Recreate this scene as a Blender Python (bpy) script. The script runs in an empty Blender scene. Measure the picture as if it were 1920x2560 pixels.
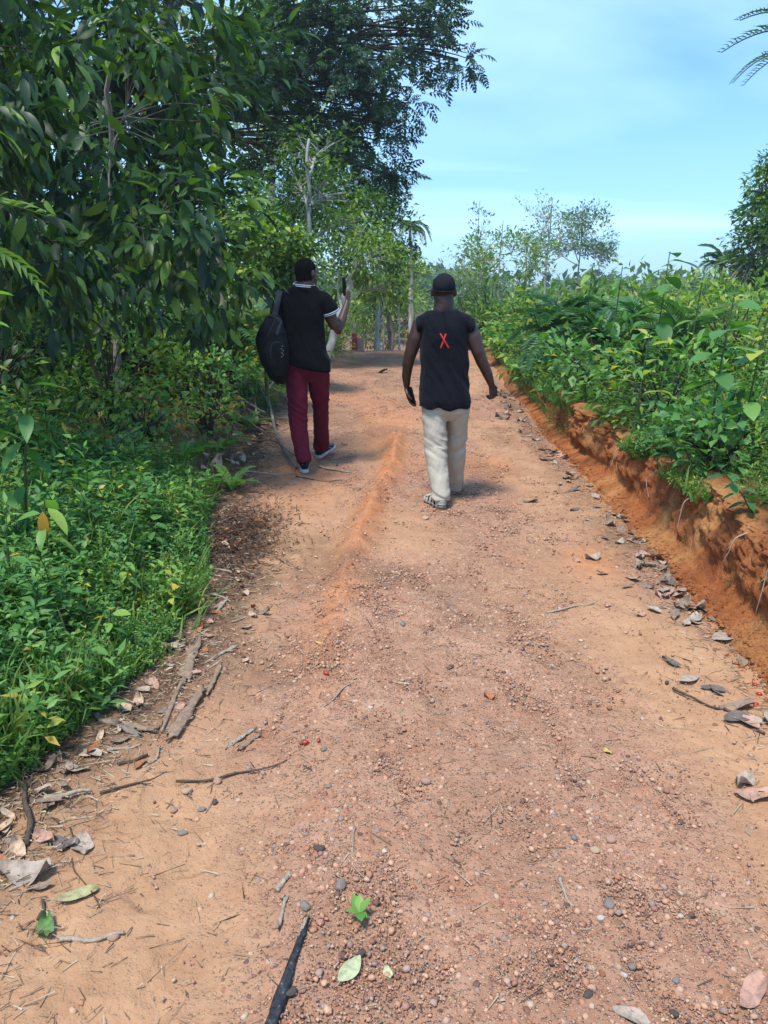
import bpy, math, random
import numpy as np
from mathutils import Vector, Matrix
from mathutils.bvhtree import BVHTree

RNG = np.random.default_rng(11)
random.seed(5)
SC = bpy.context.scene
COL = SC.collection
V3 = lambda *a: np.array(a, float)

# ------------------------------------------------------------------ noise
def _hash(ix, iy, iz, s):
    n = (ix * 374761393 + iy * 668265263 + iz * 1440662683 + s * 974634541) & 0xffffffff
    n = ((n ^ (n >> 13)) * 1274126177) & 0xffffffff
    n = ((n ^ (n >> 15)) * 2246822519) & 0xffffffff
    return ((n ^ (n >> 16)) & 0xffff) / 65535.0

def vnoise(x, y, z=0.0, s=0):
    x, y, z = np.broadcast_arrays(np.asarray(x, float), np.asarray(y, float), np.asarray(z, float))
    ix, iy, iz = np.floor(x).astype(np.int64), np.floor(y).astype(np.int64), np.floor(z).astype(np.int64)
    fx, fy, fz = x - ix, y - iy, z - iz
    fx, fy, fz = [f * f * (3 - 2 * f) for f in (fx, fy, fz)]
    r = 0
    for dx in (0, 1):
        for dy in (0, 1):
            for dz in (0, 1):
                w = (fx if dx else 1 - fx) * (fy if dy else 1 - fy) * (fz if dz else 1 - fz)
                r = r + w * _hash(ix + dx, iy + dy, iz + dz, s)
    return r

def fbm(x, y, z=0.0, o=4, s=0):
    r, a, t = 0, 1.0, 0
    for k in range(o):
        f = 2.03 ** k
        r = r + a * (vnoise(np.asarray(x) * f, np.asarray(y) * f, np.asarray(z) * f, s + k * 17) * 2 - 1)
        t += a; a *= .5
    return r / t

def sstep(a, b, x):
    t = np.clip((np.asarray(x, float) - a) / (b - a), 0, 1)
    return t * t * (3 - 2 * t)

# ------------------------------------------------------------------ camera maths (photo pixels 1920 x 2560)
PITCH, F, CH = math.radians(14.85), 1923.0, 1.6
CP, SP = math.cos(PITCH), math.sin(PITCH)
DF = 1920 / 1659.0

def P(px, py, y):
    u, v = (px - 960) / F, (1280 - py) / F
    d = V3(u, CP + v * SP, -SP + v * CP)
    return V3(0, 0, CH) + d * (y / d[1])

def PD(x, y, Y):
    return P(x * DF, y * DF, Y)

# ------------------------------------------------------------------ terrain
def zlong(y, drop, a=.0125):
    y = np.asarray(y, float)
    z = .0375 * np.where(y < 1.2, 0, np.where(y < 3.2, (y - 1.2) ** 2 / 4, y - 2.2))
    t = np.clip(y - 17, 0, None)
    t1 = np.minimum(t, (.0375 + drop) / (2 * a))
    z = z - .0375 * np.clip(y - 17, 0, None) + (.0375 * t1 - a * t1 ** 2) - drop * (t - t1)
    return z

def zr(y):
    return np.maximum(zlong(y, .085), -2.2)

def zside(y):
    return np.maximum(zlong(y, .012), -2.2)

def xb(y):
    t = np.clip(np.asarray(y, float), 0, 24) - 3
    return 1.73 + .012 * t + .0022 * t * t * np.sign(t) + .06 * fbm(np.asarray(y) * .8, 3.3, o=2, s=5)

def hb(y):
    return np.clip(.46 - .024 * (np.asarray(y, float) - 3), .15, .5)

XL = np.array([(-2, -1.6), (1, -1.5), (2.3, -1.32), (3.3, -1.1), (4.3, -1.04), (5.7, -1.36), (8.2, -1.42), (12, -1.5), (20, -1.25), (26, -1.2), (60, -1.2)])
def xl(y):
    return np.interp(y, XL[:, 0], XL[:, 1]) + .08 * fbm(np.asarray(y) * 1.3, 8.1, o=3, s=9)

def road_h(x, y):
    x, y = np.asarray(x, float), np.asarray(y, float)
    z = zr(y)
    xc = -.16 + .075 * (y - 4.5) + .05 * np.sin(y * 1.1)
    amp = .11 * (.35 * sstep(2.2, 3.2, y) + .65 * sstep(3.6, 5.0, y)) * (1 - sstep(7.6, 9.2, y)) * (.75 + .5 * vnoise(y * 1.7, 2, 0, 3))
    z = z + amp * np.exp(-(np.abs(x - xc) / .105) ** 1.5) * (.7 + .5 * vnoise(x * 9, y * 4, 0, 6))
    z = z + .022 * np.exp(-((x + .12) / .2) ** 2) * (1 - sstep(3.4, 5, y))
    z = z - .035 * np.exp(-((x - xc + .22) / .10) ** 2) * sstep(2.6, 4, y) * (1 - sstep(8, 10, y)) - .03 * np.exp(-((x + .55) / .25) ** 2) - .022 * np.exp(-((x - .95) / .35) ** 2)
    z = z + .020 * fbm(x * 1.3, y * 1.1, o=3, s=21) + .010 * fbm(x * 5, y * 5, o=3, s=22)
    z = z + .05 * sstep(-.9, -1.6, x)
    return z

def H(x, y):
    """the walking surface, road or verge or top of the bank"""
    x, y = np.asarray(x, float), np.asarray(y, float)
    r = road_h(np.clip(x, -1.75, 2.6), y)
    e = xl(y)
    l = .13 * sstep(e + .1, e - .5, x) + .075 * np.clip(e - x - .3, 0, 5)
    l = l + .05 * fbm(x * .9, y * .9, o=3, s=31) * sstep(e, e - .6, x)
    b = xb(y)
    rr = sstep(b + .14, b + .34, x) * (hb(y) + .02) + .03 * np.clip(x - b - .4, 0, 9)
    rr = rr + .06 * fbm(x * .8, y * .8, o=3, s=32) * sstep(b + .3, b + .9, x)
    k = sstep(2.6, 7, np.abs(x))
    base = r * (1 - k) + zside(y) * k
    return base + l + rr

def G(px, py):
    u, v = (px - 960) / F, (1280 - py) / F
    d = V3(u, CP + v * SP, -SP + v * CP)
    t = np.concatenate([np.arange(.6, 14, .03), np.arange(14, 60, .15)])
    for _ in range(2):
        q = V3(0, 0, CH) + d * t[:, None]
        below = q[:, 2] <= H(q[:, 0], q[:, 1])
        k = int(np.argmax(below)) if below.any() else len(t) - 1
        t = np.linspace(t[max(k - 1, 0)], t[k], 24)
    p = q[k]
    return V3(p[0], p[1], float(H(p[0], p[1])))

def GD(x, y):
    return G(x * DF, y * DF)

# ------------------------------------------------------------------ mesh helpers
class Acc:
    def __init__(s):
        s.v, s.f, s.t, s.n = [], {3: [], 4: []}, [], 0
    def add(s, V, faces, tint=None):
        V = np.asarray(V, float).reshape(-1, 3)
        for f in faces:
            f = np.asarray(f, np.int64)
            if len(f):
                s.f[f.shape[1]].append(f + s.n)
        s.v.append(V)
        s.t.append(np.full(len(V), .5) if tint is None else np.broadcast_to(np.asarray(tint, float), (len(V),)))
        s.n += len(V)
    def mesh(s, name, origin=None, smooth=True):
        V = np.concatenate(s.v)
        if origin is not None:
            V = V - np.asarray(origin)
        me = bpy.data.meshes.new(name)
        loops, starts, c = [], [], 0
        for k in (3, 4):
            if s.f[k]:
                f = np.concatenate(s.f[k])
                loops.append(f.ravel()); starts.append(c + np.arange(len(f)) * k); c += f.size
        L, S = np.concatenate(loops), np.concatenate(starts)
        me.vertices.add(len(V)); me.vertices.foreach_set('co', V.astype(np.float32).ravel())
        me.loops.add(len(L)); me.loops.foreach_set('vertex_index', L.astype(np.int32))
        me.polygons.add(len(S)); me.polygons.foreach_set('loop_start', S.astype(np.int32))
        if smooth:
            me.polygons.foreach_set('use_smooth', np.ones(len(S), bool))
        me.update(calc_edges=True)
        a = me.attributes.new('tint', 'FLOAT', 'POINT')
        a.data.foreach_set('value', np.concatenate(s.t).astype(np.float32))
        return me

def link(name, me, mat=None, parent=None, loc=None):
    o = bpy.data.objects.new(name, me)
    COL.objects.link(o)
    if mat is not None and me is not None:
        if not me.materials:
            me.materials.append(mat)
    if parent is not None:
        o.parent = parent
    if loc is not None:
        o.location = [float(c) for c in loc]
    return o

def tag(o, label=None, cat=None, group=None, kind=None):
    if label: o['label'] = label
    if cat: o['category'] = cat
    if group: o['group'] = group
    if kind: o['kind'] = kind
    return o

def empty(name, loc, label, cat, group=None):
    o = bpy.data.objects.new(name, None)
    o.empty_display_size = .1
    COL.objects.link(o)
    o.location = [float(c) for c in loc]
    return tag(o, label, cat, group)

def copy_tree(o, loc, rz=0, sc=1.0, label=None, group=None, tilt=(0, 0)):
    r = o.copy(); COL.objects.link(r)
    r.location = [float(c) for c in loc]; r.rotation_euler = (tilt[0], tilt[1], rz)
    r.scale = (sc, sc, sc) if np.isscalar(sc) else sc
    if label: r['label'] = label
    if group: r['group'] = group
    for ch in list(o.children):
        c = ch.copy(); COL.objects.link(c); c.parent = r
        for g in list(ch.children):
            d = g.copy(); COL.objects.link(d); d.parent = c
    return r

def nrmz(a):
    return a / np.maximum(np.linalg.norm(a, axis=-1, keepdims=True), 1e-9)

def scatter(acc, tpl, pos, axis, nrm, scale, tint, up_first=False):
    """copies of a template (x across, y along, z normal) into one mesh"""
    TV, TF, TT = tpl
    pos = np.asarray(pos, float).reshape(-1, 3); n_ = len(pos)
    axis = np.broadcast_to(np.asarray(axis, float), (n_, 3)); nrm = np.broadcast_to(np.asarray(nrm, float), (n_, 3))
    if up_first:
        n = nrmz(nrm); t = nrmz(axis - (axis * n).sum(1, keepdims=True) * n)
    else:
        t = nrmz(axis); n = nrmz(nrm - (nrm * t).sum(1, keepdims=True) * t)
    b = np.cross(t, n)
    sc = np.asarray(scale, float)
    if sc.ndim <= 1:
        sc = np.repeat(np.broadcast_to(sc, (n_,))[:, None], 3, 1)
    W = TV[None] * sc[:, None, :]
    V = pos[:, None] + W[..., 0:1] * b[:, None] + W[..., 1:2] * t[:, None] + W[..., 2:3] * n[:, None]
    k = len(TV)
    faces = [(np.asarray(f)[None] + (np.arange(n_) * k)[:, None, None]).reshape(-1, len(f[0])) for f in TF if len(f)]
    tt = np.clip(np.broadcast_to(np.asarray(tint, float), (n_,))[:, None] + TT[None], 0, 1).ravel()
    acc.add(V.reshape(-1, 3), faces, tt)

def tpl_of(acc):
    V = np.concatenate(acc.v); F = [np.concatenate(acc.f[k]) for k in (3, 4) if acc.f[k]]
    return (V, F, np.concatenate(acc.t))

# leaves: y = along, x = across, z = normal, unit length
def leaf_lo(w=.22, fold=.07, droop=.14):
    V = np.array([(0, 0, 0), (-w, .45, fold), (w, .45, fold), (0, .5, 0), (0, 1, -droop)], float)
    return (V, [np.array([(0, 3, 1), (3, 4, 1), (0, 2, 3), (3, 2, 4)])], np.zeros(5))

def leaf_hi(w=.2, fold=.05, droop=.25, rows=5, wave=.0, tipw=1.0):
    V, Fq, Ft = [(0, -.08, .02), (0, 0, 0)], [], [(0, 1, 1)]
    Ft = []
    for i in range(1, rows + 1):
        t = i / (rows + 1)
        ww = w * math.sin(math.pi * t ** .85) ** .8
        z = -droop * t * t
        k = wave * math.sin(t * 17)
        V += [(-ww, t, z + fold * ww / w + k), (0, t, z), (ww, t, z + fold * ww / w - k)]
    V.append((0, 1, -droop * 1.05))
    tip = len(V) - 1
    Ft += [(1, 3, 2), (1, 4, 3)]
    for i in range(rows - 1):
        a = 2 + 3 * i
        Fq += [(a, a + 1, a + 4, a + 3), (a + 1, a + 2, a + 5, a + 4)]
    a = 2 + 3 * (rows - 1)
    Ft += [(a, a + 1, tip), (a + 1, a + 2, tip)]
    V = np.array(V, float)
    return (V, [np.array(Ft), np.array(Fq)], np.zeros(len(V)))

def blade(w=.02, bend=.35, rows=3):
    V, Fq = [], []
    for i in range(rows):
        t = i / rows
        V += [(-w * (1 - t * .6), bend * t * t * .9, t * (1 - .25 * t)), (w * (1 - t * .6), bend * t * t * .9, t * (1 - .25 * t))]
    V.append((0, bend * .9, .75))
    for i in range(rows - 1):
        Fq.append((2 * i, 2 * i + 1, 2 * i + 3, 2 * i + 2))
    n = len(V) - 1
    return (np.array(V, float), [np.array([(n - 2, n - 1, n)]), np.array(Fq)], np.linspace(-.1, .15, len(V)))

def tube(pts, rad, n=6, cap=False):
    pts = np.asarray(pts, float); rad = np.broadcast_to(np.asarray(rad, float), (len(pts),))
    tg = nrmz(np.gradient(pts, axis=0))
    ref = V3(1, .13, .07) if abs(tg[0][0]) < .9 else V3(0, 1, .1)
    V = []
    ang = np.arange(n) * 2 * math.pi / n
    for p, t, r in zip(pts, tg, rad):
        a = nrmz(ref - ref.dot(t) * t); b = np.cross(t, a); ref = a
        V.append(p + r * (np.cos(ang)[:, None] * a + np.sin(ang)[:, None] * b))
    V = np.concatenate(V)
    Fq = []
    for i in range(len(pts) - 1):
        for j in range(n):
            k = (j + 1) % n
            Fq.append((i * n + j, i * n + k, (i + 1) * n + k, (i + 1) * n + j))
    Ft = []
    if cap:
        V = np.vstack([V, pts[0], pts[-1]]); c0, c1 = len(V) - 2, len(V) - 1
        m = (len(pts) - 1) * n
        for j in range(n):
            k = (j + 1) % n
            Ft += [(c0, k, j), (c1, m + j, m + k)]
    return V, [np.array(Fq)] + ([np.array(Ft)] if cap else [])

def bez(a, b, c, n=8):
    t = np.linspace(0, 1, n)[:, None]
    return (1 - t) ** 2 * a + 2 * t * (1 - t) * b + t * t * c

def loft(acc, pts, ra, rb, ref=(1, 0, 0), n=20, cap=.6, se=2.0, up=False):
    """closed tube with elliptic (se=2) or boxier (se>2) rings and rounded ends"""
    pts = np.asarray(pts, float); N = len(pts)
    ra = np.broadcast_to(np.asarray(ra, float), (N,)); rb = np.broadcast_to(np.asarray(rb, float), (N,))
    tg = nrmz(np.gradient(pts, axis=0))
    if up: tg = np.tile(V3(0, 0, 1 if pts[-1][2] > pts[0][2] else -1), (N, 1))
    P_, A_, B_, T_ = list(pts), list(ra), list(rb), list(tg)
    if cap:
        for s_, q in ((.5, .87), (.87, .5), (.98, .18)):
            P_.insert(0, pts[0] - tg[0] * min(ra[0], rb[0]) * cap * s_); A_.insert(0, ra[0] * q); B_.insert(0, rb[0] * q); T_.insert(0, tg[0])
            P_.append(pts[-1] + tg[-1] * min(ra[-1], rb[-1]) * cap * s_); A_.append(ra[-1] * q); B_.append(rb[-1] * q); T_.append(tg[-1])
    ang = np.arange(n) * 2 * math.pi / n
    c, s = np.cos(ang), np.sin(ang)
    c = np.sign(c) * np.abs(c) ** (2 / se); s = np.sign(s) * np.abs(s) ** (2 / se)
    V = []
    ref = np.asarray(ref, float)
    for p, t, a_, b_ in zip(P_, T_, A_, B_):
        a = nrmz(ref - ref.dot(t) * t); b = np.cross(t, a)
        V.append(p + a_ * c[:, None] * a + b_ * s[:, None] * b)
    V = np.concatenate(V); M = len(P_)
    Fq = [(i * n + j, i * n + (j + 1) % n, (i + 1) * n + (j + 1) % n, (i + 1) * n + j) for i in range(M - 1) for j in range(n)]
    V = np.vstack([V, P_[0], P_[-1]])
    c0, c1 = len(V) - 2, len(V) - 1
    Ft = []
    for j in range(n):
        k = (j + 1) % n
        Ft += [(c0, k, j), (c1, (M - 1) * n + j, (M - 1) * n + k)]
    acc.add(V, [np.array(Fq), np.array(Ft)])

def ball(acc, c, r, n=16, m=10, R=None):
    r = np.broadcast_to(np.asarray(r, float), (3,))
    th = np.linspace(0, math.pi, m + 1)[1:-1]; ph = np.arange(n) * 2 * math.pi / n
    V = np.array([(math.sin(t) * math.cos(p), math.sin(t) * math.sin(p), math.cos(t)) for t in th for p in ph] + [(0, 0, 1), (0, 0, -1)]) * r
    if R is not None:
        V = V @ np.asarray(R).T
    V = V + np.asarray(c)
    Fq = [(i * n + j, (i + 1) * n + j, (i + 1) * n + (j + 1) % n, i * n + (j + 1) % n) for i in range(m - 2) for j in range(n)]
    a = (m - 1) * n
    Ft = [(a, j, (j + 1) % n) for j in range(n)] + [(a + 1, (m - 2) * n + (j + 1) % n, (m - 2) * n + j) for j in range(n)]
    acc.add(V, [np.array(Fq), np.array(Ft)])

def box(acc, c, h, R=None, tint=None):
    V = np.array([(x, y, z) for x in (-1, 1) for y in (-1, 1) for z in (-1, 1)], float) * np.asarray(h)
    if R is not None:
        V = V @ np.asarray(R).T
    acc.add(V + np.asarray(c), [np.array([(0, 1, 3, 2), (4, 6, 7, 5), (0, 4, 5, 1), (2, 3, 7, 6), (0, 2, 6, 4), (1, 5, 7, 3)])], tint)

def fuse(acc, name, voxel=.006, smooth=6, fac=.5):
    """one continuous skin round everything in acc"""
    me = acc.mesh(name + '_src')
    o = bpy.data.objects.new(name + '_src', me); COL.objects.link(o)
    m = o.modifiers.new('r', 'REMESH'); m.mode = 'VOXEL'; m.voxel_size = voxel; m.use_smooth_shade = True
    if smooth:
        s = o.modifiers.new('s', 'SMOOTH'); s.factor = fac; s.iterations = smooth
    dg = bpy.context.evaluated_depsgraph_get(); dg.update()
    out = bpy.data.meshes.new_from_object(o.evaluated_get(dg))
    bpy.data.objects.remove(o); bpy.data.meshes.remove(me)
    out.name = name
    return out

def co_of(me):
    a = np.empty(len(me.vertices) * 3, np.float32); me.vertices.foreach_get('co', a); return a.reshape(-1, 3).astype(float)

def no_of(me):
    a = np.empty(len(me.vertices) * 3, np.float32); me.vertices.foreach_get('normal', a); return a.reshape(-1, 3).astype(float)

def set_co(me, V):
    me.vertices.foreach_set('co', V.astype(np.float32).ravel()); me.update()

def join_meshes(name, mes):
    acc = Acc()
    for m in mes:
        V = co_of(m); fs = {3: [], 4: []}
        for p in m.polygons:
            fs[len(p.vertices)].append(tuple(p.vertices))
        acc.add(V, [np.array(f) for f in fs.values() if f])
    return acc.mesh(name)

# ------------------------------------------------------------------ materials
class NT:
    def __init__(s, name):
        s.m = bpy.data.materials.new(name); s.m.use_nodes = True
        s.t = s.m.node_tree; s.t.nodes.clear()
        s.out = s.n('ShaderNodeOutputMaterial')
    def n(s, kind, ins=None, **pr):
        nd = s.t.nodes.new(kind)
        for k, v in pr.items(): setattr(nd, k, v)
        for k, v in (ins or {}).items(): s.set(nd.inputs[k], v)
        return nd
    def set(s, sock, v):
        if isinstance(v, bpy.types.NodeSocket): s.t.links.new(v, sock)
        elif isinstance(v, bpy.types.Node): s.t.links.new(v.outputs[0], sock)
        else: sock.default_value = v
    def ramp(s, fac, stops, interp='LINEAR'):
        r = s.n('ShaderNodeValToRGB', {'Fac': fac}); e = r.color_ramp; e.interpolation = interp
        while len(e.elements) < len(stops): e.elements.new(.5)
        for el, (p, c) in zip(e.elements, stops):
            el.position = p; el.color = (*c, 1) if len(c) == 3 else c
        return r.outputs[0]
    def mix(s, f, a, b, mode='MIX'):
        m = s.n('ShaderNodeMix', data_type='RGBA', blend_type=mode)
        for k, v in ((0, f), (6, a), (7, b)):
            if isinstance(v, tuple) and len(v) == 3: v = (*v, 1)
            s.set(m.inputs[k], v)
        return m.outputs[2]
    def math(s, op, a, b=0.0, c=0.0):
        m = s.n('ShaderNodeMath', operation=op)
        for i, v in enumerate((a, b, c)): s.set(m.inputs[i], v)
        return m.outputs[0]
    def noise(s, vec, scale, detail=4, rough=.55, w=None):
        return s.n('ShaderNodeTexNoise', {'Vector': vec, 'Scale': scale, 'Detail': detail, 'Roughness': rough}).outputs[0]
    def obj(s, scale=None):
        c = s.n('ShaderNodeTexCoord').outputs['Object']
        if scale is not None:
            c = s.n('ShaderNodeMapping', {'Vector': c, 'Scale': scale}).outputs[0]
        return c
    def attr(s, name='tint'):
        return s.n('ShaderNodeAttribute', attribute_name=name)
    def bump(s, h, strength=.3, dist=.01, normal=None):
        b = s.n('ShaderNodeBump', {'Height': h, 'Strength': strength, 'Distance': dist})
        if normal is not None: s.set(b.inputs['Normal'], normal)
        return b.outputs[0]
    def bsdf(s, color, rough=.8, spec=.3, normal=None, **kw):
        p = s.n('ShaderNodeBsdfPrincipled', {'Roughness': rough, 'Specular IOR Level': spec})
        s.set(p.inputs['Base Color'], (*color, 1) if isinstance(color, tuple) and len(color) == 3 else color)
        if normal is not None: s.set(p.inputs['Normal'], normal)
        for k, v in kw.items(): s.set(p.inputs[k], v)
        return p
    def done(s, sh):
        s.set(s.out.inputs['Surface'], sh); return s.m

def leaf_mat(name, stops, rough=.5, trans=.3, spec=.35, tmul=(1.5, 1.7, .5)):
    t = NT(name)
    c = t.ramp(t.attr().outputs['Fac'], stops)
    nz = t.noise(t.obj(), 9.0, 3)
    c = t.mix(t.math('MULTIPLY', nz, .35), c, t.mix(1.0, c, (.55, .6, .5), 'MULTIPLY'))
    p = t.bsdf(c, rough, spec)
    tr = t.n('ShaderNodeBsdfTranslucent', {'Color': t.mix(1.0, c, (*tmul, 1), 'MULTIPLY')})
    return t.done(t.n('ShaderNodeMixShader', {0: trans, 1: p, 2: tr}))

def cloth_mat(name, col, scale=900, var=.25, rough=.9, sheen=.0, bump=.15, spec=.2):
    t = NT(name)
    v = t.obj()
    n1 = t.noise(v, 7, 4)
    n2 = t.noise(v, scale / 4, 2)
    c = t.mix(t.math('MULTIPLY', n1, var), col, tuple(x * .55 for x in col))
    wr = t.noise(t.obj((1, 1, .45)), 22, 5, .6)
    h = t.math('ADD', t.math('MULTIPLY', wr, 1.0), t.math('MULTIPLY', n2, .12))
    return t.done(t.bsdf(c, rough, spec, t.bump(h, bump, .02), **({'Sheen Weight': sheen, 'Sheen Roughness': .45, 'Sheen Tint': (.75, .85, 1, 1)} if sheen else {})))

def bark_mat(name, c1, c2, sc=6, moss=None):
    t = NT(name)
    v = t.obj((1, 1, .25))
    n1 = t.noise(v, sc * 2, 6, .65); n2 = t.noise(t.obj(), sc * .4, 3)
    c = t.ramp(n1, [(.3, c1), (.7, c2)])
    if moss:
        c = t.mix(t.ramp(n2, [(.45, (0, 0, 0)), (.65, (1, 1, 1))]), c, moss)
    else:
        c = t.mix(t.math('MULTIPLY', n2, .5), c, c1)
    return t.done(t.bsdf(c, .9, .2, t.bump(n1, .6, .02)))

def plain_mat(name, col, rough=.6, spec=.4, var=.15, sc=30, bump=.1):
    t = NT(name)
    n1 = t.noise(t.obj(), sc, 4)
    c = t.mix(t.math('MULTIPLY', n1, var * 2), col, tuple(x * .5 for x in col))
    return t.done(t.bsdf(c, rough, spec, t.bump(n1, bump, .005)))
# ------------------------------------------------------------------ camera, sky, sun
cam = bpy.data.cameras.new('camera'); co = bpy.data.objects.new('camera', cam); COL.objects.link(co)
cam.sensor_fit = 'VERTICAL'; cam.sensor_height = 34.61; cam.lens = 34.61 * F / 2560
cam.clip_end = 5000; cam.clip_start = .05
co.location = (0, 0, CH); co.rotation_euler = (math.pi / 2 - PITCH, 0, 0)
SC.camera = co

SUN_EL, SUN_AZ = math.radians(66), math.radians(212)   # azimuth clockwise from +y; high and behind, a little to the left
w = bpy.data.worlds.new('World'); SC.world = w; w.use_nodes = True
wt = w.node_tree; wt.nodes.clear()
def wn(k, **pr):
    n = wt.nodes.new(k)
    for a, b in pr.items(): setattr(n, a, b)
    return n
sky = wn('ShaderNodeTexSky', sky_type='NISHITA', sun_disc=False, sun_elevation=SUN_EL, sun_rotation=SUN_AZ, altitude=0, air_density=1.0, dust_density=1.3, ozone_density=2.6)
tc = wn('ShaderNodeTexCoord')
sep = wn('ShaderNodeSeparateXYZ'); wt.links.new(tc.outputs['Generated'], sep.inputs[0])
def wm(op, a, b=0.0):
    m = wn('ShaderNodeMath', operation=op)
    for i, v in enumerate((a, b)):
        if isinstance(v, bpy.types.NodeSocket): wt.links.new(v, m.inputs[i])
        else: m.inputs[i].default_value = v
    return m.outputs[0]
zz = wm('ADD', wm('MAXIMUM', sep.outputs[2], 0.0), .12)
cb = wn('ShaderNodeCombineXYZ')
wt.links.new(wm('DIVIDE', wm('MULTIPLY', sep.outputs[0], .8), zz), cb.inputs[0])
wt.links.new(wm('DIVIDE', wm('MULTIPLY', sep.outputs[1], 1.5), zz), cb.inputs[1])
cn = wn('ShaderNodeTexNoise'); cn.inputs['Scale'].default_value = .42; cn.inputs['Detail'].default_value = 6; cn.inputs['Roughness'].default_value = .5
cn.inputs['Distortion'].default_value = .5
wt.links.new(cb.outputs[0], cn.inputs['Vector'])
cr = wn('ShaderNodeValToRGB'); cr.color_ramp.elements[0].position = .46; cr.color_ramp.elements[0].color = (0, 0, 0, 1)
cr.color_ramp.elements[1].position = .68; cr.color_ramp.elements[1].color = (.75, .75, .75, 1)
wt.links.new(cn.outputs[0], cr.inputs[0])
tint = wn('ShaderNodeMix', data_type='RGBA', blend_type='MULTIPLY'); tint.inputs[0].default_value = 1
wt.links.new(sky.outputs[0], tint.inputs[6]); tint.inputs[7].default_value = (.52, .90, 1.22, 1)
mx = wn('ShaderNodeMix', data_type='RGBA')
wt.links.new(cr.outputs[0], mx.inputs[0]); wt.links.new(tint.outputs[2], mx.inputs[6]); mx.inputs[7].default_value = (4.4, 6.5, 7.9, 1)
hz = wn('ShaderNodeMix', data_type='RGBA')
wt.links.new(wm('MULTIPLY', wm('POWER', 2.718, wm('MULTIPLY', wm('MAXIMUM', sep.outputs[2], 0.0), -7.0)), .40), hz.inputs[0])
wt.links.new(mx.outputs[2], hz.inputs[6]); hz.inputs[7].default_value = (5.2, 6.8, 7.6, 1)
bg = wn('ShaderNodeBackground'); bg.inputs['Strength'].default_value = .088
wt.links.new(hz.outputs[2], bg.inputs['Color'])
wo = wn('ShaderNodeOutputWorld'); wt.links.new(bg.outputs[0], wo.inputs['Surface'])

sl = bpy.data.lights.new('sun', 'SUN'); sl.energy = 2.0; sl.angle = math.radians(11); sl.color = (1, .93, .82)
so = bpy.data.objects.new('sun', sl); COL.objects.link(so)
sd = Vector((math.sin(SUN_AZ) * math.cos(SUN_EL), math.cos(SUN_AZ) * math.cos(SUN_EL), math.sin(SUN_EL)))
so.rotation_euler = (-sd).to_track_quat('-Z', 'Y').to_euler(); so.location = (-20, -20, 40)

# the humid air
HZ = NT('humid_air')
HZ.t.nodes.remove(HZ.n('ShaderNodeMath'))
pv = HZ.n('ShaderNodeVolumePrincipled', {'Color': (.80, .90, 1.0, 1), 'Density': .0012, 'Anisotropy': .2})
HZ.t.links.new(pv.outputs[0], HZ.out.inputs['Volume'])
acc = Acc(); box(acc, (0, 600, 12), (1000, 1000, 18))
tag(link('haze', acc.mesh('haze', smooth=False), HZ.m), 'pale humid air over the whole valley', kind='stuff')

SC.view_settings.view_transform = 'Standard'; SC.view_settings.look = 'None'
SC.view_settings.exposure = 1.45; SC.view_settings.gamma = 1
SC.cycles.max_bounces = 6; SC.cycles.diffuse_bounces = 3; SC.cycles.glossy_bounces = 2
SC.cycles.transmission_bounces = 4; SC.cycles.transparent_max_bounces = 4
SC.cycles.caustics_reflective = False; SC.cycles.caustics_refractive = False
SC.cycles.use_denoising = True

# ------------------------------------------------------------------ soil
def soil_mat(name, fine=True):
    t = NT(name)
    v = t.obj()
    c = t.ramp(t.noise(v, 1.7, 5, .6), [(.25, (0.289, 0.152, 0.094)), (.5, (0.386, 0.214, 0.137)), (.75, (0.474, 0.285, 0.189))])
    c = t.mix(t.ramp(t.noise(v, 14, 6, .7), [(.4, (0, 0, 0)), (.75, (.75, .75, .75))]), c, (0.234, 0.114, 0.069))
    c = t.mix(t.ramp(t.noise(v, 3.1, 7, .7), [(.52, (0, 0, 0)), (.7, (.7, .7, .7))]), c, (0.362, 0.145, 0.077))
    c = t.mix(t.ramp(t.noise(v, 47, 4, .7), [(.55, (0, 0, 0)), (.8, (.5, .5, .5))]), c, (0.561, 0.354, 0.220))
    c = t.mix(t.attr('sand').outputs['Fac'], c, t.ramp(t.noise(v, 5, 6, .65), [(.3, (0.353, 0.190, 0.103)), (.7, (0.473, 0.275, 0.155))]))
    c = t.mix(t.attr('clay').outputs['Fac'], c, t.ramp(t.noise(v, 9, 6, .65), [(.3, (0.361, 0.130, 0.056)), (.7, (0.532, 0.242, 0.112))]))
    c = t.mix(t.attr('humus').outputs['Fac'], c, t.ramp(t.noise(v, 30, 5, .7), [(.35, (0.053, 0.032, 0.020)), (.7, (0.194, 0.113, 0.067))]))
    if fine:
        vo = t.n('ShaderNodeTexVoronoi', {'Vector': v, 'Scale': 105.0, 'Randomness': 1.0})
        grit = t.ramp(vo.outputs['Distance'], [(.25, (1, 1, 1)), (.5, (0, 0, 0))])
        msk = t.math('MULTIPLY', grit, t.math('GREATER_THAN', t.n('ShaderNodeSeparateColor', {'Color': vo.outputs['Color']}).outputs[0], .42))
        msk = t.math('MULTIPLY', msk, t.attr('grit').outputs['Fac'])
        gc = t.ramp(t.n('ShaderNodeSeparateColor', {'Color': vo.outputs['Color']}).outputs[1],
                    [(0, (0.173, 0.108, 0.078)), (.3, (0.451, 0.259, 0.154)), (.6, (0.540, 0.364, 0.246)), (.8, (0.242, 0.221, 0.195)), (1, (0.673, 0.489, 0.323))], 'CONSTANT')
        c = t.mix(t.math('MULTIPLY', msk, .75), c, gc)
        h = t.math('ADD', t.math('MULTIPLY', msk, .8), t.noise(v, 60, 6, .7))
        nb = t.bump(h, .8, .010)
    else:
        nb = t.bump(t.noise(v, 20, 6, .7), .5, .03)
    return t.done(t.bsdf(c, .95, .12, nb))

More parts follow.
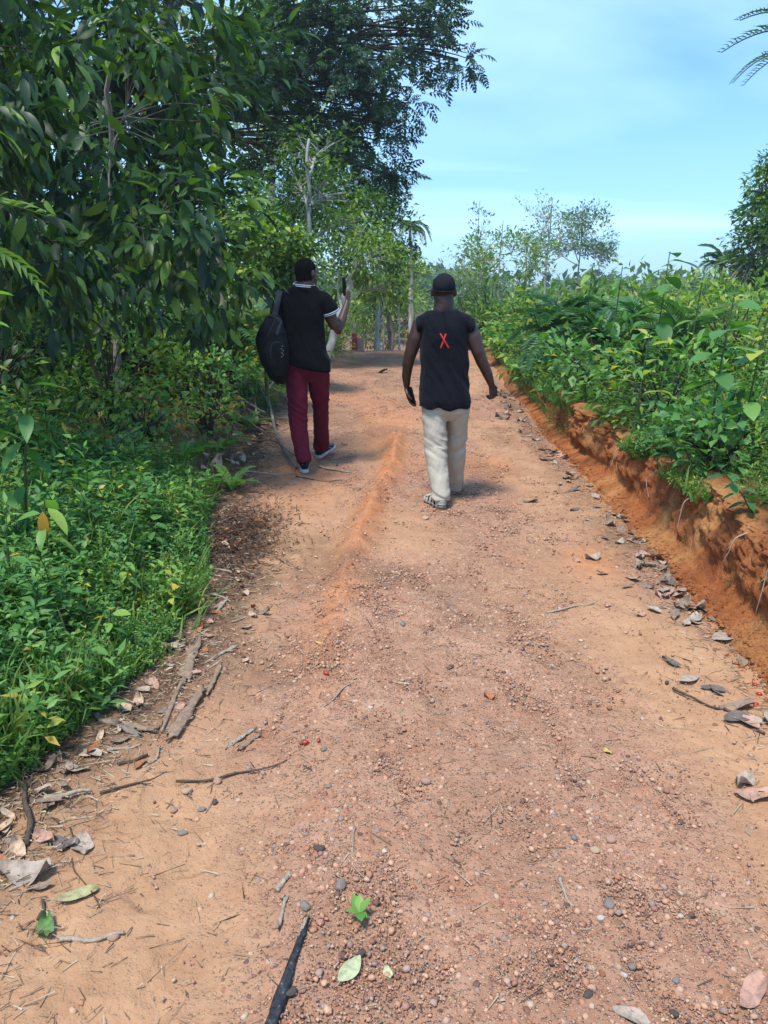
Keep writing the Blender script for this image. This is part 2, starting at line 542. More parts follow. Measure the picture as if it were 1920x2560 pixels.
def add_attr(me, **kw):
    for k, a in kw.items():
        at = me.attributes.new(k, 'FLOAT', 'POINT'); at.data.foreach_set('value', np.clip(a, 0, 1).astype(np.float32).ravel())

def grid(xs2, ys2, z):
    n, m = xs2.shape
    V = np.stack([xs2, ys2, z], -1).reshape(-1, 3)
    i, j = np.meshgrid(np.arange(n - 1), np.arange(m - 1), indexing='ij')
    a = (i * m + j).ravel()
    return V, [np.stack([a, a + m, a + m + 1, a + 1], 1)]

def soil_masks(x, y):
    xc = -.16 + .075 * (y - 4.5) + .05 * np.sin(y * 1.1)
    clay = np.exp(-((x - xc) / .12) ** 2) * sstep(2.4, 4.2, y) * (1 - sstep(7.6, 9.4, y)) * (.55 + .9 * vnoise(x * 4, y * 1.8, 0, 41))
    clay = clay + .8 * np.exp(-((x - 1.30) / .17) ** 2 - ((y - 4.55) / .3) ** 2)
    clay = clay + .75 * sstep(-1.05, -1.35, x) * sstep(5.2, 6, y) * (1 - sstep(7.4, 8.4, y))
    clay = clay + .6 * sstep(.55, .8, vnoise(x * 1.1, y * .7, 0, 43)) * sstep(5, 7, y) + .45 * sstep(.2, .0, xb(y) - x)
    clay = np.clip(clay, 0, 1) * sstep(.25, .5, fbm(x * 6, y * 6, o=3, s=44) * .5 + .65)
    sand = sstep(.98, 1.25, x + .18 * fbm(x * 2, y * 2, o=3, s=45)) * (1 - sstep(3.0, 4.0, y)) 
    sand = sand + .8 * sstep(-.15, -.4, x + .2 * fbm(x * 2, y * 2, o=3, s=46)) * (1 - sstep(1.9, 2.5, y)) 
    sand = sand + .7 * sstep(.5, .75, vnoise(x * 1.6, y * 1.0, 0, 47)) * sstep(2, 3, y)
    sand = sand + .6 * sstep(-.45, -.65, x) * (1 - sstep(4.5, 6, y)) 
    hum = .9 * np.exp(-((x + .98) / .22) ** 2 - ((y - 4.95) / .55) ** 2) + .95 * sstep(xl(y) + .48, xl(y) + .08, x + .09 * fbm(x * 4, y * 4, o=3, s=50))
    hum = hum + .35 * sstep(.62, .8, vnoise(x * 2.3, y * 1.6, 0, 48))
    hum = hum + .4 * np.exp(-((xb(y) - .22 - x) / .14) ** 2) * sstep(3, 5, y)
    hum = np.clip(hum, 0, .95) * sstep(.2, .6, fbm(x * 7, y * 7, o=3, s=49) * .5 + .6)
    gl = .6 + .6 * np.exp(-((x + .18) / .28) ** 2) + .7 * np.exp(-((x - .65) / .4) ** 2)
    gl = gl * (1 - .6 * np.clip(sand, 0, 1)) * (1 - np.clip(clay, 0, 1) * .6)
    return clay, np.clip(sand, 0, 1), hum, np.clip(gl, 0, 1)

M_ROAD = soil_mat('laterite_road')
M_GROUND = soil_mat('forest_soil', False)
M_BANK = None

ys = np.concatenate([np.geomspace(.55, 9, 760), np.linspace(9, 27, 300)[1:]])
ys = np.concatenate([np.linspace(-1.5, .54, 40), ys])
us = np.linspace(0, 1, 420)
Y, U = np.meshgrid(ys, us, indexing='ij')
X = -1.85 + U * (xb(Y) + .08 + 1.85)
Z = road_h(X, Y) - .06 * sstep(-1.62, -1.85, X)
Z = Z + .005 * fbm(X * 17, Y * 17, o=3, s=61) + .0045 * fbm(X * 42, Y * 42, o=2, s=62) * (.35 + vnoise(X * 3, Y * 2, 0, 63)) - .010 * sstep(.55, .8, vnoise(X * 9, Y * 7, 0, 64))
V, Fc = grid(X, Y, Z)
acc = Acc(); acc.add(V, Fc)
me = acc.mesh('dirt_road')
cl, sa, hu, gr = soil_masks(X, Y)
add_attr(me, clay=cl, sand=sa, humus=hu, grit=gr)
road = tag(link('dirt_road', me, M_ROAD), 'rutted reddish laterite road with loose gravel and a low clay ridge', 'road', kind='structure')

# the wide ground: one sheet to the horizon
def spread(a, b, n, p=3.2):
    t = np.linspace(0, 1, n) ** p
    return a + (b - a) * t
xs = np.concatenate([-spread(3.2, 900, 60)[::-1], np.linspace(-3.2, 4.2, 120)[1:-1], spread(4.2, 900, 60)])
yg = np.concatenate([-spread(1.0, 300, 24)[::-1], np.linspace(-1, 24, 260)[1:-1], spread(24, 1500, 80)])
Yg, Xg = np.meshgrid(yg, xs, indexing='ij')
Zg = H(Xg, np.clip(Yg, -3, None))
inroad = sstep(-1.75, -1.6, Xg) * sstep(xb(Yg) + .32, xb(Yg) + .2, Xg) * (1 - sstep(25.5, 26.5, Yg))
Zg = Zg - .16 * inroad
Zg = np.where(Yg > 120, Zg + np.clip((Yg - 120) * .03, 0, 14), Zg)
V, Fc = grid(Xg, Yg, Zg)
acc = Acc(); acc.add(V, Fc); me = acc.mesh('ground')
add_attr(me, clay=.15 * sstep(.4, .7, vnoise(Xg, Yg, 0, 4)), sand=0 * Xg, humus=.55 + .4 * sstep(2, 8, np.abs(Xg)), grit=0 * Xg)
tag(link('ground', me, M_GROUND), 'dark leaf littered earth of the forest floor either side of the road', 'ground', kind='structure')

# the cut clay bank on the right
prof = np.array([(-.10, -.05, 0), (-.03, .012, 0), (.02, .035, 0), (.07, .055, 0), (.10, .075, .02), (.125, .09, .35), (.15, .07, .6), (.165, .05, .82), (.165, .03, .95), (.19, .0, 1.03), (.28, 0, 1.06), (.5, 0, 1.05), (.85, -.03, 1.0)])
tt = np.linspace(0, len(prof) - 1, 84)
pi = [np.interp(tt, np.arange(len(prof)), prof[:, k]) for k in range(3)]
yb = np.concatenate([np.linspace(-1.5, 1.59, 60), np.geomspace(1.6, 9.5, 420), np.linspace(9.5, 24, 150)[1:]])
Yb, Tb = np.meshgrid(yb, np.arange(84), indexing='ij')
dx, dz0, dh = pi[0][Tb], pi[1][Tb], pi[2][Tb]
hbv = hb(Yb) * (1 + .22 * fbm(Yb * 1.6, 1.0, o=3, s=71))
Xb = xb(Yb) + dx; Zb = zr(Yb) + .01 + dz0 + dh * hbv
face = sstep(0, .3, dh) 
chunk = fbm(Yb * 2.6, dh * 2.2, o=4, s=72)
rid = 1 - np.abs(fbm(Yb * 6, dh * 3.5, o=4, s=73))
blk = np.floor(fbm(Yb * 3.3 + .6 * fbm(Yb * 9, dh * 5, o=2, s=77), dh * 2.6, o=2, s=76) * 5) / 5
off = (.045 * chunk + .045 * (rid - .75) + .055 * blk) * face + .030 * fbm(Yb * 13, dh * 8, o=4, s=74) * (.25 + face) + .016 * (1 - 2 * np.abs(fbm(Yb * 24, dh * 11, o=3, s=78))) * (.15 + face)
lump = np.exp(-((Yb - 7.6) / .55) ** 2)
off = off + lump * .09 * face
Xb = Xb - off; Zb = Zb + .03 * fbm(Yb * 5, dx * 9, o=3, s=75) * sstep(.8, 1.0, dh) + .04 * lump * dh
V, Fc = grid(Xb, Yb, Zb)
acc = Acc(); acc.add(V, Fc); me = acc.mesh('clay_bank')
t = NT('cut_clay')
v = t.obj()
c = t.ramp(t.noise(v, 5, 6, .65), [(.3, (0.308, 0.092, 0.034)), (.5, (0.487, 0.166, 0.058)), (.7, (0.616, 0.259, 0.097))])
c = t.mix(t.ramp(t.noise(v, 2.2, 4), [(.5, (0, 0, 0)), (.68, (.8, .8, .8))]), c, (0.705, 0.370, 0.148))
c = t.mix(t.ramp(t.noise(v, 22, 6, .75), [(.52, (0, 0, 0)), (.72, (.75, .75, .75))]), c, (0.219, 0.068, 0.030))
c = t.mix(t.ramp(t.noise(t.obj((1, 1, .3)), 34, 5, .7), [(.56, (0, 0, 0)), (.66, (.7, .7, .7))]), c, (.13, .045, .02))
c = t.mix(t.attr('humus').outputs['Fac'], c, (0.154, 0.081, 0.040))
M_BANK = t.done(t.bsdf(c, .95, .1, t.bump(t.math('ADD', t.noise(v, 13, 8, .75), t.math('MULTIPLY', t.noise(v, 60, 4, .7), .4)), 1.0, .06)))
add_attr(me, humus=.75 * sstep(.99, 1.05, dh) * sstep(.12, .4, dx) + .5 * sstep(9, 12, Yb))
tag(link('clay_bank', me, M_BANK), 'crumbling orange clay bank cut along the right edge of the road', 'earth bank', kind='structure')

# gravel: pebbles too many to count
def pebble_tpl(seed):
    r = np.random.default_rng(seed)
    p = (1 + 5 ** .5) / 2
    V = nrmz(np.array([(-1, p, 0), (1, p, 0), (-1, -p, 0), (1, -p, 0), (0, -1, p), (0, 1, p), (0, -1, -p), (0, 1, -p), (p, 0, -1), (p, 0, 1), (-p, 0, -1), (-p, 0, 1)], float))
    Fi = np.array([(0, 11, 5), (0, 5, 1), (0, 1, 7), (0, 7, 10), (0, 10, 11), (1, 5, 9), (5, 11, 4), (11, 10, 2), (10, 7, 6), (7, 1, 8), (3, 9, 4), (3, 4, 2), (3, 2, 6), (3, 6, 8), (3, 8, 9), (4, 9, 5), (2, 4, 11), (6, 2, 10), (8, 6, 7), (9, 8, 1)])
    V = V * (1 + r.uniform(-.28, .22, (12, 1))) * np.array([1.0, r.uniform(.7, 1.0), r.uniform(.5, .75)])
    return (V, [Fi], np.zeros(12))
PEB = [pebble_tpl(k) for k in range(6)]
t = NT('pebble')
c = t.ramp(t.attr().outputs['Fac'], [(0, (0.110, 0.071, 0.059)), (.12, (0.250, 0.123, 0.081)), (.3, (0.411, 0.202, 0.120)), (.5, (0.489, 0.278, 0.178)), (.66, (0.545, 0.341, 0.235)), (.78, (0.277, 0.218, 0.191)), (.88, (0.324, 0.148, 0.104)), (.96, (.47, .345, .25))])
nz = t.noise(t.obj(), 120, 3)
c = t.mix(t.math('MULTIPLY', nz, .5), c, t.mix(1.0, c, (0.557, 0.488, 0.441), 'MULTIPLY'))
M_PEB = t.done(t.bsdf(c, .85, .2, t.bump(nz, .3, .003)))

acc = Acc(); acc2 = Acc()
n = 330000
yy = np.exp(RNG.uniform(math.log(1.15), math.log(15), n)); xx = RNG.uniform(-1.25, 1.8, n)
cl, sa, hu, gr = soil_masks(xx, yy)
strip = .5 + .9 * np.exp(-((xx + .15) / .24) ** 2) * sstep(8, 5, yy) + .75 * np.exp(-((xx - .62) / .42) ** 2)
strip = strip * (1 - .85 * sa) * (1 - .6 * np.clip(cl, 0, 1)) * (.4 + .9 * sstep(.35, .7, vnoise(xx * 3, yy * 3, 0, 81)))
keep = (RNG.uniform(0, 1, n) < strip) & (xx < xb(yy) - .05)
xx, yy = xx[keep], yy[keep]; n = len(xx)
rad = .0015 * np.exp(RNG.exponential(.44, n)) * (.8 + .14 * yy)
rad = np.clip(rad, .0013, .013)
pos = np.stack([xx, yy, road_h(xx, yy) - rad * .12], 1)
kk = RNG.integers(0, 6, n)
for k in range(6):
    m = kk == k
    a = RNG.normal(size=(m.sum(), 3)); a[:, 2] *= .2
    nn = np.stack([RNG.normal(0, .3, m.sum()), RNG.normal(0, .3, m.sum()), np.ones(m.sum())], 1)
    scatter(acc, PEB[k], pos[m], a, nn, rad[m], RNG.uniform(0, 1, m.sum()) ** .9, True)
tag(link('gravel', acc.mesh('gravel', smooth=False), M_PEB), 'loose brown and grey gravel scattered over the dirt road', 'gravel', kind='stuff')

# clods and crumbs of clay fallen from the bank
acc = Acc(); n = 4200
yy = np.exp(RNG.uniform(math.log(2.3), math.log(11), n)); xx = xb(yy) + .05 - np.abs(RNG.normal(0, .075, n))
rad = np.clip(.0028 * np.exp(RNG.exponential(.6, n)), .002, .017)
pos = np.stack([xx, yy, zr(yy) + .012 + .35 * np.clip(xx - xb(yy) + .03, 0, 1) + rad * .2 + np.where(xx < xb(yy) - .05, road_h(xx, yy) - zr(yy) - .012, .012)], 1)
kk = RNG.integers(0, 6, n)
for k in range(6):
    m = kk == k; a = RNG.normal(size=(m.sum(), 3)); a[:, 2] *= .2
    scatter(acc, PEB[k], pos[m], a, np.stack([RNG.normal(0, .3, m.sum()), RNG.normal(0, .3, m.sum()), np.ones(m.sum())], 1), rad[m], .5, True)
tag(link('clay_crumbs', acc.mesh('clay_crumbs', smooth=False), M_BANK), 'orange clay crumbs fallen along the foot of the bank', 'crumbs', kind='stuff')
# ------------------------------------------------------------------ people
def skin_mat(name, c1, c2):
    t = NT(name)
    n1 = t.noise(t.obj(), 18, 4)
    c = t.ramp(n1, [(.3, c1), (.7, c2)])
    return t.done(t.bsdf(c, .45, .4, t.bump(t.noise(t.obj(), 160, 3), .12, .002)))
M_SKIN1 = skin_mat('deep_brown_skin', (.040, .020, .016), (.062, .031, .024))
M_SKIN2 = skin_mat('brown_skin', (.060, .028, .018), (.090, .042, .027))
M_BLACK = cloth_mat('black_knit', (0.0043, 0.0046, 0.0061), sheen=.03, bump=.7, rough=.95, spec=.1)
M_NAVY = cloth_mat('faded_black_cotton', (0.0066, 0.0072, 0.0111), sheen=.05, bump=.8, rough=.95, spec=.1)
M_MAROON = cloth_mat('maroon_twill', (.115, .0115, .028), bump=.55, rough=.9, spec=.1)
M_KHAKI = cloth_mat('pale_khaki_twill', (.46, .42, .345), bump=.55, rough=.9, spec=.1, var=.18)
M_TRIM = cloth_mat('pale_blue_trim', (.45, .53, .66), var=.1)
M_NYLON = cloth_mat('black_nylon', (.0065, .0075, .010), rough=.7, bump=.3, spec=.15)
M_STRAP = cloth_mat('grey_webbing', (.034, .038, .050), rough=.7)
M_HAIR = plain_mat('cropped_hair', (.006, .005, .005), .95, .1, .2, 400, .8)
M_CAP = cloth_mat('black_cap_cloth', (.009, .0095, .013), rough=.9, bump=.15)
M_SOLE = plain_mat('white_rubber', (.52, .52, .52), .5)
M_MESH = cloth_mat('black_shoe_mesh', (.012, .014, .018), rough=.7)
M_GREYSH = plain_mat('blue_grey_overlay', (.12, .16, .20), .5)
M_STRAPW = plain_mat('off_white_leather', (.40, .40, .36), .6)
M_SOLED = plain_mat('tan_sole', (.20, .15, .11), .7)
M_PHONE = plain_mat('black_glass', (.004, .004, .005), .35, .3, .0)
M_PHONEB = plain_mat('dark_phone_case', (.006, .006, .007), .8, .08)
M_RED = plain_mat('red_tape', (.55, .035, .028), .6, .3)

def rows(rws, yf, depth_, lean=0):
    """ring list from (py, pxl, pxr[, y, d]) measured across the back"""
    pts, ra, rb = [], [], []
    for r in rws:
        py, a, b = r[:3]
        y = r[3] if len(r) > 3 else yf
        d = r[4] if len(r) > 4 else depth_
        p, q = P(a, py, y), P(b, py, y)
        pts.append((p + q) / 2); ra.append(abs(q[0] - p[0]) / 2); rb.append(d)
    return pts, ra, rb

def hand(acc, wrist, palm_dir, back_n, curl, spread=.0, size=1.0, thumb_side=1, thumb_curl=.5, lens=(1.0, 1.08, 1.0, .8)):
    """palm with four fingers of different length and a thumb leaving the side near the base"""
    d = nrmz(V3(*palm_dir)); n = V3(*back_n); n = nrmz(n - n.dot(d) * d); s = np.cross(d, n) * thumb_side   # s points to the thumb side
    w = V3(*wrist)
    k = size
    loft(acc, [w - d * .03 * k, w, w + d * .03 * k, w + d * .065 * k, w + d * .088 * k], np.array([.026, .027, .036, .041, .038]) * k, np.array([.019, .018, .017, .016, .013]) * k, ref=s, n=14)
    for i in range(4):
        o = (1.5 - i) * .0195 * k
        p = w + d * (.088 - .004 * abs(i - 1.2)) * k + s * o
        L = .080 * k * lens[i]
        seg = [.42, .32, .26]; pts = [p - d * .02 * k, p]; ang = 0
        dd = d + s * spread * (1.5 - i) * .12
        for j, q in enumerate(seg):
            ang += curl[j] * (1 + .06 * (i - 1.5))
            v = dd * math.cos(ang) - n * math.sin(ang)
            pts.append(pts[-1] + nrmz(v) * L * q)
        loft(acc, pts, np.array([.0095, .0098, .0092, .0085, .0072]) * k, np.array([.0095, .0098, .0092, .0085, .0072]) * k, n=10)
    b = w + d * .02 * k + s * .026 * k
    v1 = nrmz(d * .62 + s * .62 - n * .35); v2 = nrmz(d * .85 + s * .25 - n * (.3 + thumb_curl)); v3 = nrmz(d * .8 - s * .1 - n * (.4 + thumb_curl))
    pts = [b - v1 * .015, b, b + v1 * .036 * k]; pts.append(pts[-1] + v2 * .030 * k); pts.append(pts[-1] + v3 * .024 * k)
    loft(acc, pts, np.array([.014, .0145, .0118, .0105, .0085]) * k, np.array([.014, .0145, .0118, .0105, .0085]) * k, n=10)

def head(acc, c, yaw, h, side, depth, tilt=0.0):
    """skull, jaw, face, ears about the head centre c; faces +y turned by yaw"""
    cy, sy = math.cos(yaw), math.sin(yaw)
    Rm = np.array([(cy, -sy, 0), (sy, cy, 0), (0, 0, 1)])
    L = lambda x, y, z: c + Rm @ V3(x, y, z)
    ball(acc, L(0, -.012, .12 * h), (side, depth, .36 * h), 20, 14, Rm)
    loft(acc, [L(0, .01, .15 * h), L(0, .008, -.02 * h), L(0, .018, -.2 * h), L(0, .035, -.36 * h), L(0, .05, -.45 * h)],
         np.array([.97, .98, .94, .80, .55]) * side, np.array([.9, .92, .80, .6, .36]) * depth, ref=Rm[:, 0], n=18)
    loft(acc, [L(0, depth * .86, .08 * h), L(0, depth * 1.05, -.04 * h), L(0, depth * 1.16, -.12 * h)], [.010, .013, .021], [.012, .015, .012], ref=Rm[:, 0], n=10)   # nose
    loft(acc, [L(-.022, depth * .92, -.235 * h), L(0, depth * .99, -.235 * h), L(.022, depth * .92, -.235 * h)], [.008, .011, .008], [.009, .012, .009], ref=(0, 0, 1), n=8)  # lips
    loft(acc, [L(-.05, depth * .78, .075 * h), L(0, depth * .92, .085 * h), L(.05, depth * .78, .075 * h)], .011, .012, ref=(0, 0, 1), n=8)   # brow
    for s_ in (-1, 1):
        ball(acc, L(s_ * .031, depth * .80, .02 * h), .0135, 10, 8)
        e = L(s_ * side * 1.07, -.006, -.04 * h)
        Re = Rm @ np.array([(.5, -.86 * s_, 0), (.86 * s_, .5, 0), (0, 0, 1)]).T
        ball(acc, e, (.012, .021, .034), 12, 10, Rm @ np.array([(math.cos(.45 * s_), math.sin(.45 * s_), 0), (-math.sin(.45 * s_), math.cos(.45 * s_), 0), (0, 0, 1)]))
    return Rm, L

def wrinkle(me, amp, fn, seed=0, fine=.35):
    V = co_of(me); N = no_of(me)
    d = fn(V)
    set_co(me, V + N * (d * amp)[:, None])

def ridge_noise(u, v, s):
    return 1 - 2 * np.abs(fbm(u, v, o=2, s=s))

def foot(acc, heel, toe, w=.045, h=.06):
    d = toe - heel; L = np.linalg.norm(d); d = d / L
    up = nrmz(V3(0, 0, 1) - d[2] * d)
    pts = [heel + d * L * t + up * z for t, z in ((.06, .035), (.2, .036), (.42, .036), (.62, .028), (.82, .020), (.95, .016))]
    loft(acc, pts, [w * .62, w * .72, w * .78, w * .98, w * .95, w * .7], [.034, .036, .036, .026, .017, .012], ref=np.cross(d, up), n=14)

def place_on(root, o):
    o.parent = root; o.matrix_parent_inverse = Matrix.Identity(4)

def person_mesh(me, origin):
    set_co(me, co_of(me) - origin)
    return me

# ---------------- man on the right: sleeveless black shirt with a red X, pale trousers, cap
YR = 5.87
gl, gr_ = G(1108, 1272), G(1131, 1236)
ORI = V3(P(1112, 1250, YR)[0], YR, float(H(P(1112, 1250, YR)[0], YR)))
acc = Acc()
hc = P(1109.5, 727, YR + .03)
HR, HL = head(acc, hc, 0.0, .232, .079, .098)
loft(acc, [P(1110, 745, YR + .02), P(1110, 768, YR + .015), P(1110, 792, YR + .01)], [.072, .074, .10], [.07, .068, .055], n=18)
tp, ta, tb = rows([(806, 1056, 1164), (830, 1058, 1162), (870, 1060, 1160), (930, 1060, 1162), (1000, 1062, 1165)], YR, .095)
loft(acc, tp, ta, tb, n=24)
la = [P(1049, 814, YR), P(1039, 845, YR + .0), P(1026, 885, YR + .02), P(1021, 905, YR + .035), P(1016, 940, YR + .08), P(1017, 966, YR + .11)]
loft(acc, [P(1070, 814, YR)] + la, [.045, .052, .055, .047, .043, .038, .027], [.055, .063, .056, .047, .043, .036, .024], ref=(0, 1, 0), n=16)
ra_ = [P(1170, 816, YR), P(1183, 842, YR - .02), P(1196, 880, YR - .03), P(1204, 902, YR - .02), P(1219, 935, YR), P(1229, 963, YR + .02)]
loft(acc, [P(1150, 815, YR)] + ra_, [.045, .055, .060, .050, .046, .040, .028], [.055, .066, .060, .049, .045, .038, .025], ref=(0, 1, 0), n=16)
hand(acc, P(1017, 968, YR + .115), P(1025, 1000, YR + .12) - P(1017, 968, YR + .115), (-.85, .35, 0), (.25, .35, .3), size=.98, thumb_side=-1, thumb_curl=.1)
hand(acc, P(1229.5, 965, YR + .02), P(1236, 995, YR + .05) - P(1229.5, 965, YR + .02), (.55, -.8, 0), (.85, .95, .5), size=1.02, thumb_side=-1, thumb_curl=.5)
for hl, (tx, ty), an in ((gl, (-.115, .225), P(1102, 1240, 5.73)), (gr_, (.085, .235), P(1139, 1212, 6.15))):
    h_ = hl + V3(0, 0, .022); t_ = h_ + V3(tx, ty, float(H(hl[0] + tx, hl[1] + ty)) - hl[2])
    foot(acc, h_, t_)
    loft(acc, [an + V3(0, 0, .08), h_ + (t_ - h_) * .2 + V3(0, 0, .075), h_ + (t_ - h_) * .2 + V3(0, 0, .03)], .036, .042, n=14)
for lp, hip in (([(1040, 1086, YR - .02), (1115, 1089, YR - .03), (1200, 1098, YR - .11), (1245, 1102, YR - .14)], 1090), ([(1040, 1142, YR + .05), (1115, 1139, YR + .15), (1190, 1139, YR + .24), (1216, 1139, YR + .28)], 1138)):
    loft(acc, [P(hip, 1000, YR)] + [P(b, a, c) for a, b, c in lp], [.075, .072, .056, .046, .036], [.08, .075, .056, .048, .038], n=16)
loft(acc, [P(1102, 1236, YR - .14), gl + V3(-.03, .06, .05)], .036, .040, n=14)
loft(acc, [P(1139, 1212, YR + .28), gr_ + V3(.02, .06, .05)], .036, .040, n=14)
me = fuse(acc, 'person', .0052, 5)
body = link('person', person_mesh(me, ORI), M_SKIN1, loc=ORI)
tag(body, 'person in a sleeveless black shirt with a red X walking away in pale khaki trousers', 'person')
RM = body

def child(name, me, mat, root, ori, label=None):
    set_co(me, co_of(me) - ori)
    o = link(name, me, mat, root)
    if label: o['label'] = label
    return o

# cap
acc = Acc()
Lc = HL
ball(acc, Lc(0, -.010, .034), (.0855, .106, .092), 26, 18)
me = fuse(acc, 'cap', .005, 3)
V = co_of(me); zc = Lc(0, 0, -.004)[2]
V[:, 2] = np.maximum(V[:, 2], zc + .012 * np.clip((V[:, 1] - hc[1]) / .1, -1, 1) + .0 * V[:, 0])
set_co(me, V)
cap = child('cap', me, M_CAP, RM, ORI)
acc = Acc()
loft(acc, [Lc(0, .075, .012), Lc(0, .13, .010), Lc(0, .17, 0)], [.075, .07, .04], [.006, .006, .005], n=18)
child('brim', acc.mesh('brim'), M_CAP, cap, ORI)
acc = Acc()
ang = np.linspace(0, 2 * math.pi, 37)
band = np.array([Lc(.0865 * math.cos(a), -.010 + .1075 * math.sin(a), .002 + .012 * math.sin(a)) for a in ang])
Vb, Fb = tube(band, .0058, 6); acc.add(Vb, Fb)
child('cap_band', acc.mesh('cap_band'), M_NYLON, cap, ORI)

# sleeveless shirt
acc = Acc()
sp, sa_, sb = rows([(1016, 1044, 1173, YR - .01, .150), (1000, 1046, 1174, YR - .01, .152), (985, 1050, 1173, YR - .005, .148), (955, 1052, 1171, YR, .14), (906, 1053, 1169, YR, .13), (870, 1054, 1167, YR, .132), (840, 1052, 1167, YR, .135),
                    (818, 1047, 1172, YR, .125), (806, 1043, 1177, YR, .112), (799, 1041.5, 1179.5, YR, .102), (793, 1044, 1175, YR, .094), (789, 1052, 1165, YR, .086), (784, 1064, 1152, YR, .078), (779, 1080, 1140, YR, .072)], YR, .13)
loft(acc, sp, sa_, sb, n=40, cap=.08, se=2.5, up=True)
for s_, (sx, ex) in ((-1, (1070, 1044.5)), (1, (1150, 1178.5))):
    loft(acc, [P(sx, 812, YR), P((sx + ex) / 2, 813, YR), P(ex, 814 if s_ < 0 else 818, YR)], [.056, .058, .060], [.084, .084, .080], ref=(0, 0, 1), n=22, cap=.15)
me = fuse(acc, 'shirt', .0058, 4)
def rfold(V):
    x, z = V[:, 0] - P(1110, 900, YR)[0], V[:, 2] - P(1110, 900, YR)[2]
    u = x * 5.2 + z * 3.0            # folds run from the upper left to the lower right
    w_ = x * 1.2 - z * 1.6
    up = sstep(.25, .0, np.abs(z - .12))
    d = ridge_noise(u * 1.5, w_, 101) * .9 + .5 * ridge_noise(u * 3, w_ * 2, 102) 
    d = d + 1.2 * np.exp(-((x + .0 + z * .28 - .06) / .014) ** 2) * sstep(.0, .1, z) * -1
    low = sstep(-.25, -.38, z)
    d = d * (1 - .4 * low) + low * .6 * np.sin(x * 45)
    return d
wrinkle(me, .0135, rfold)
shirt_w = me.copy()
V = co_of(me)
BV = BVHTree.FromPolygons([tuple(v) for v in V], [tuple(p.vertices) for p in me.polygons])
shirt = child('shirt', me, M_NAVY, RM, ORI)
acc = Acc()
for (x0, y0), (x1, y1) in (((1104.5, 836), (1126.5, 873.5)), ((1119.5, 837), (1105.5, 873.5))):
    tt = np.linspace(0, 1, 18); dirx, diry = x1 - x0, y1 - y0; L = math.hypot(dirx, diry); nx, ny = -diry / L, dirx / L
    ring = []
    for t_ in tt:
        for o_ in (-1.9, 0, 1.9):
            o2 = o_ * (1 + .18 * math.sin(t_ * 9 + x0))
            q = P(x0 + dirx * t_ + nx * o2, y0 + diry * t_ + ny * o2, YR - .3)
            hit = BV.ray_cast(Vector(q), Vector((0, 1, 0)))[0]
            lift = .0035 if (x0 < 1110) else .0022
            ring.append((hit.x, hit.y - lift, hit.z))
    ring = np.array(ring)
    fs = [(i * 3 + j, i * 3 + j + 1, (i + 1) * 3 + j + 1, (i + 1) * 3 + j) for i in range(17) for j in range(2)]
    acc.add(ring, [np.array(fs)])
pr = child('red_cross_print', acc.mesh('red_cross_print'), M_RED, shirt, ORI)
sm = pr.modifiers.new('thick', 'SOLIDIFY'); sm.thickness = .0016; sm.offset = 1

# trousers
def legs(name, left, right, hips, mat, root, ori, seed, amp=.0045, vox=.0062):
    mes = []
    for lg in (left, right):
        acc = Acc()
        a, b, c = rows(hips, 0, .1); loft(acc, a, b, c, n=28, cap=.1, se=2.4)
        a, b, c = rows(lg, 0, .1); loft(acc, a, b, c, n=26, cap=.08)
        m = fuse(acc, name, vox, 4)
        base = min(r[0] for r in lg); 
        zk = P(1000, lg[len(lg) // 2][0], lg[len(lg) // 2][3])[2]; zt = P(1000, lg[0][0], lg[0][3])[2]; zb = P(1000, lg[-1][0], lg[-1][3])[2]
        def fn(V, zk=zk, zt=zt, zb=zb):
            x, y, z = V.T
            u = x * 3.5 + y * 4
            knee = np.exp(-((z - zk) / .13) ** 2); ank = np.exp(-((z - zb - .03) / .07) ** 2); hip = np.exp(-((z - zt) / .1) ** 2)
            hz = ridge_noise(z * 17 + np.sin(x * 16) * .8, u, seed) 
            dg = ridge_noise(z * 7 + x * 10, u * .8, seed + 1); dg2 = ridge_noise(z * 5 - x * 12, u * 1.2, seed + 2)
            return hz * (1.15 * knee + 1.5 * ank + .6 * hip + .25) + .6 * dg + .55 * dg2
        wrinkle(m, amp, fn)
        mes.append(m)
    me = join_meshes(name, mes)
    return child(name, me, mat, root, ori)

hipsR = [(975, 1056, 1170, YR + .0, .125), (1005, 1055, 1173, YR, .135), (1028, 1059, 1169, YR + .0, .124), (1046, 1082, 1148, YR + .01, .075)]
legs('trousers',
     [(998, 1056, 1114, YR - .0, .118), (1022, 1056, 1115, YR - .01, .115), (1045, 1057, 1116, YR - .02, .105), (1080, 1061, 1116.5, YR - .03, .095), (1115, 1063, 1115.5, YR - .03, .088), (1150, 1067, 1117, YR - .06, .084), (1200, 1075, 1121, YR - .11, .077), (1238, 1081, 1122, YR - .14, .07), (1249, 1081, 1122.5, YR - .145, .07)],
     [(998, 1116, 1171, YR + .0, .118), (1022, 1116, 1172, YR + .02, .113), (1045, 1117, 1170, YR + .05, .10), (1080, 1117, 1166, YR + .11, .092), (1115, 1114.5, 1163.5, YR + .15, .088), (1150, 1116, 1161.5, YR + .18, .083), (1190, 1121, 1157, YR + .24, .077), (1212, 1124, 1153, YR + .28, .072), (1219, 1124, 1153, YR + .285, .072)],
     hipsR, M_KHAKI, RM, ORI, 120, .0068, .0055)

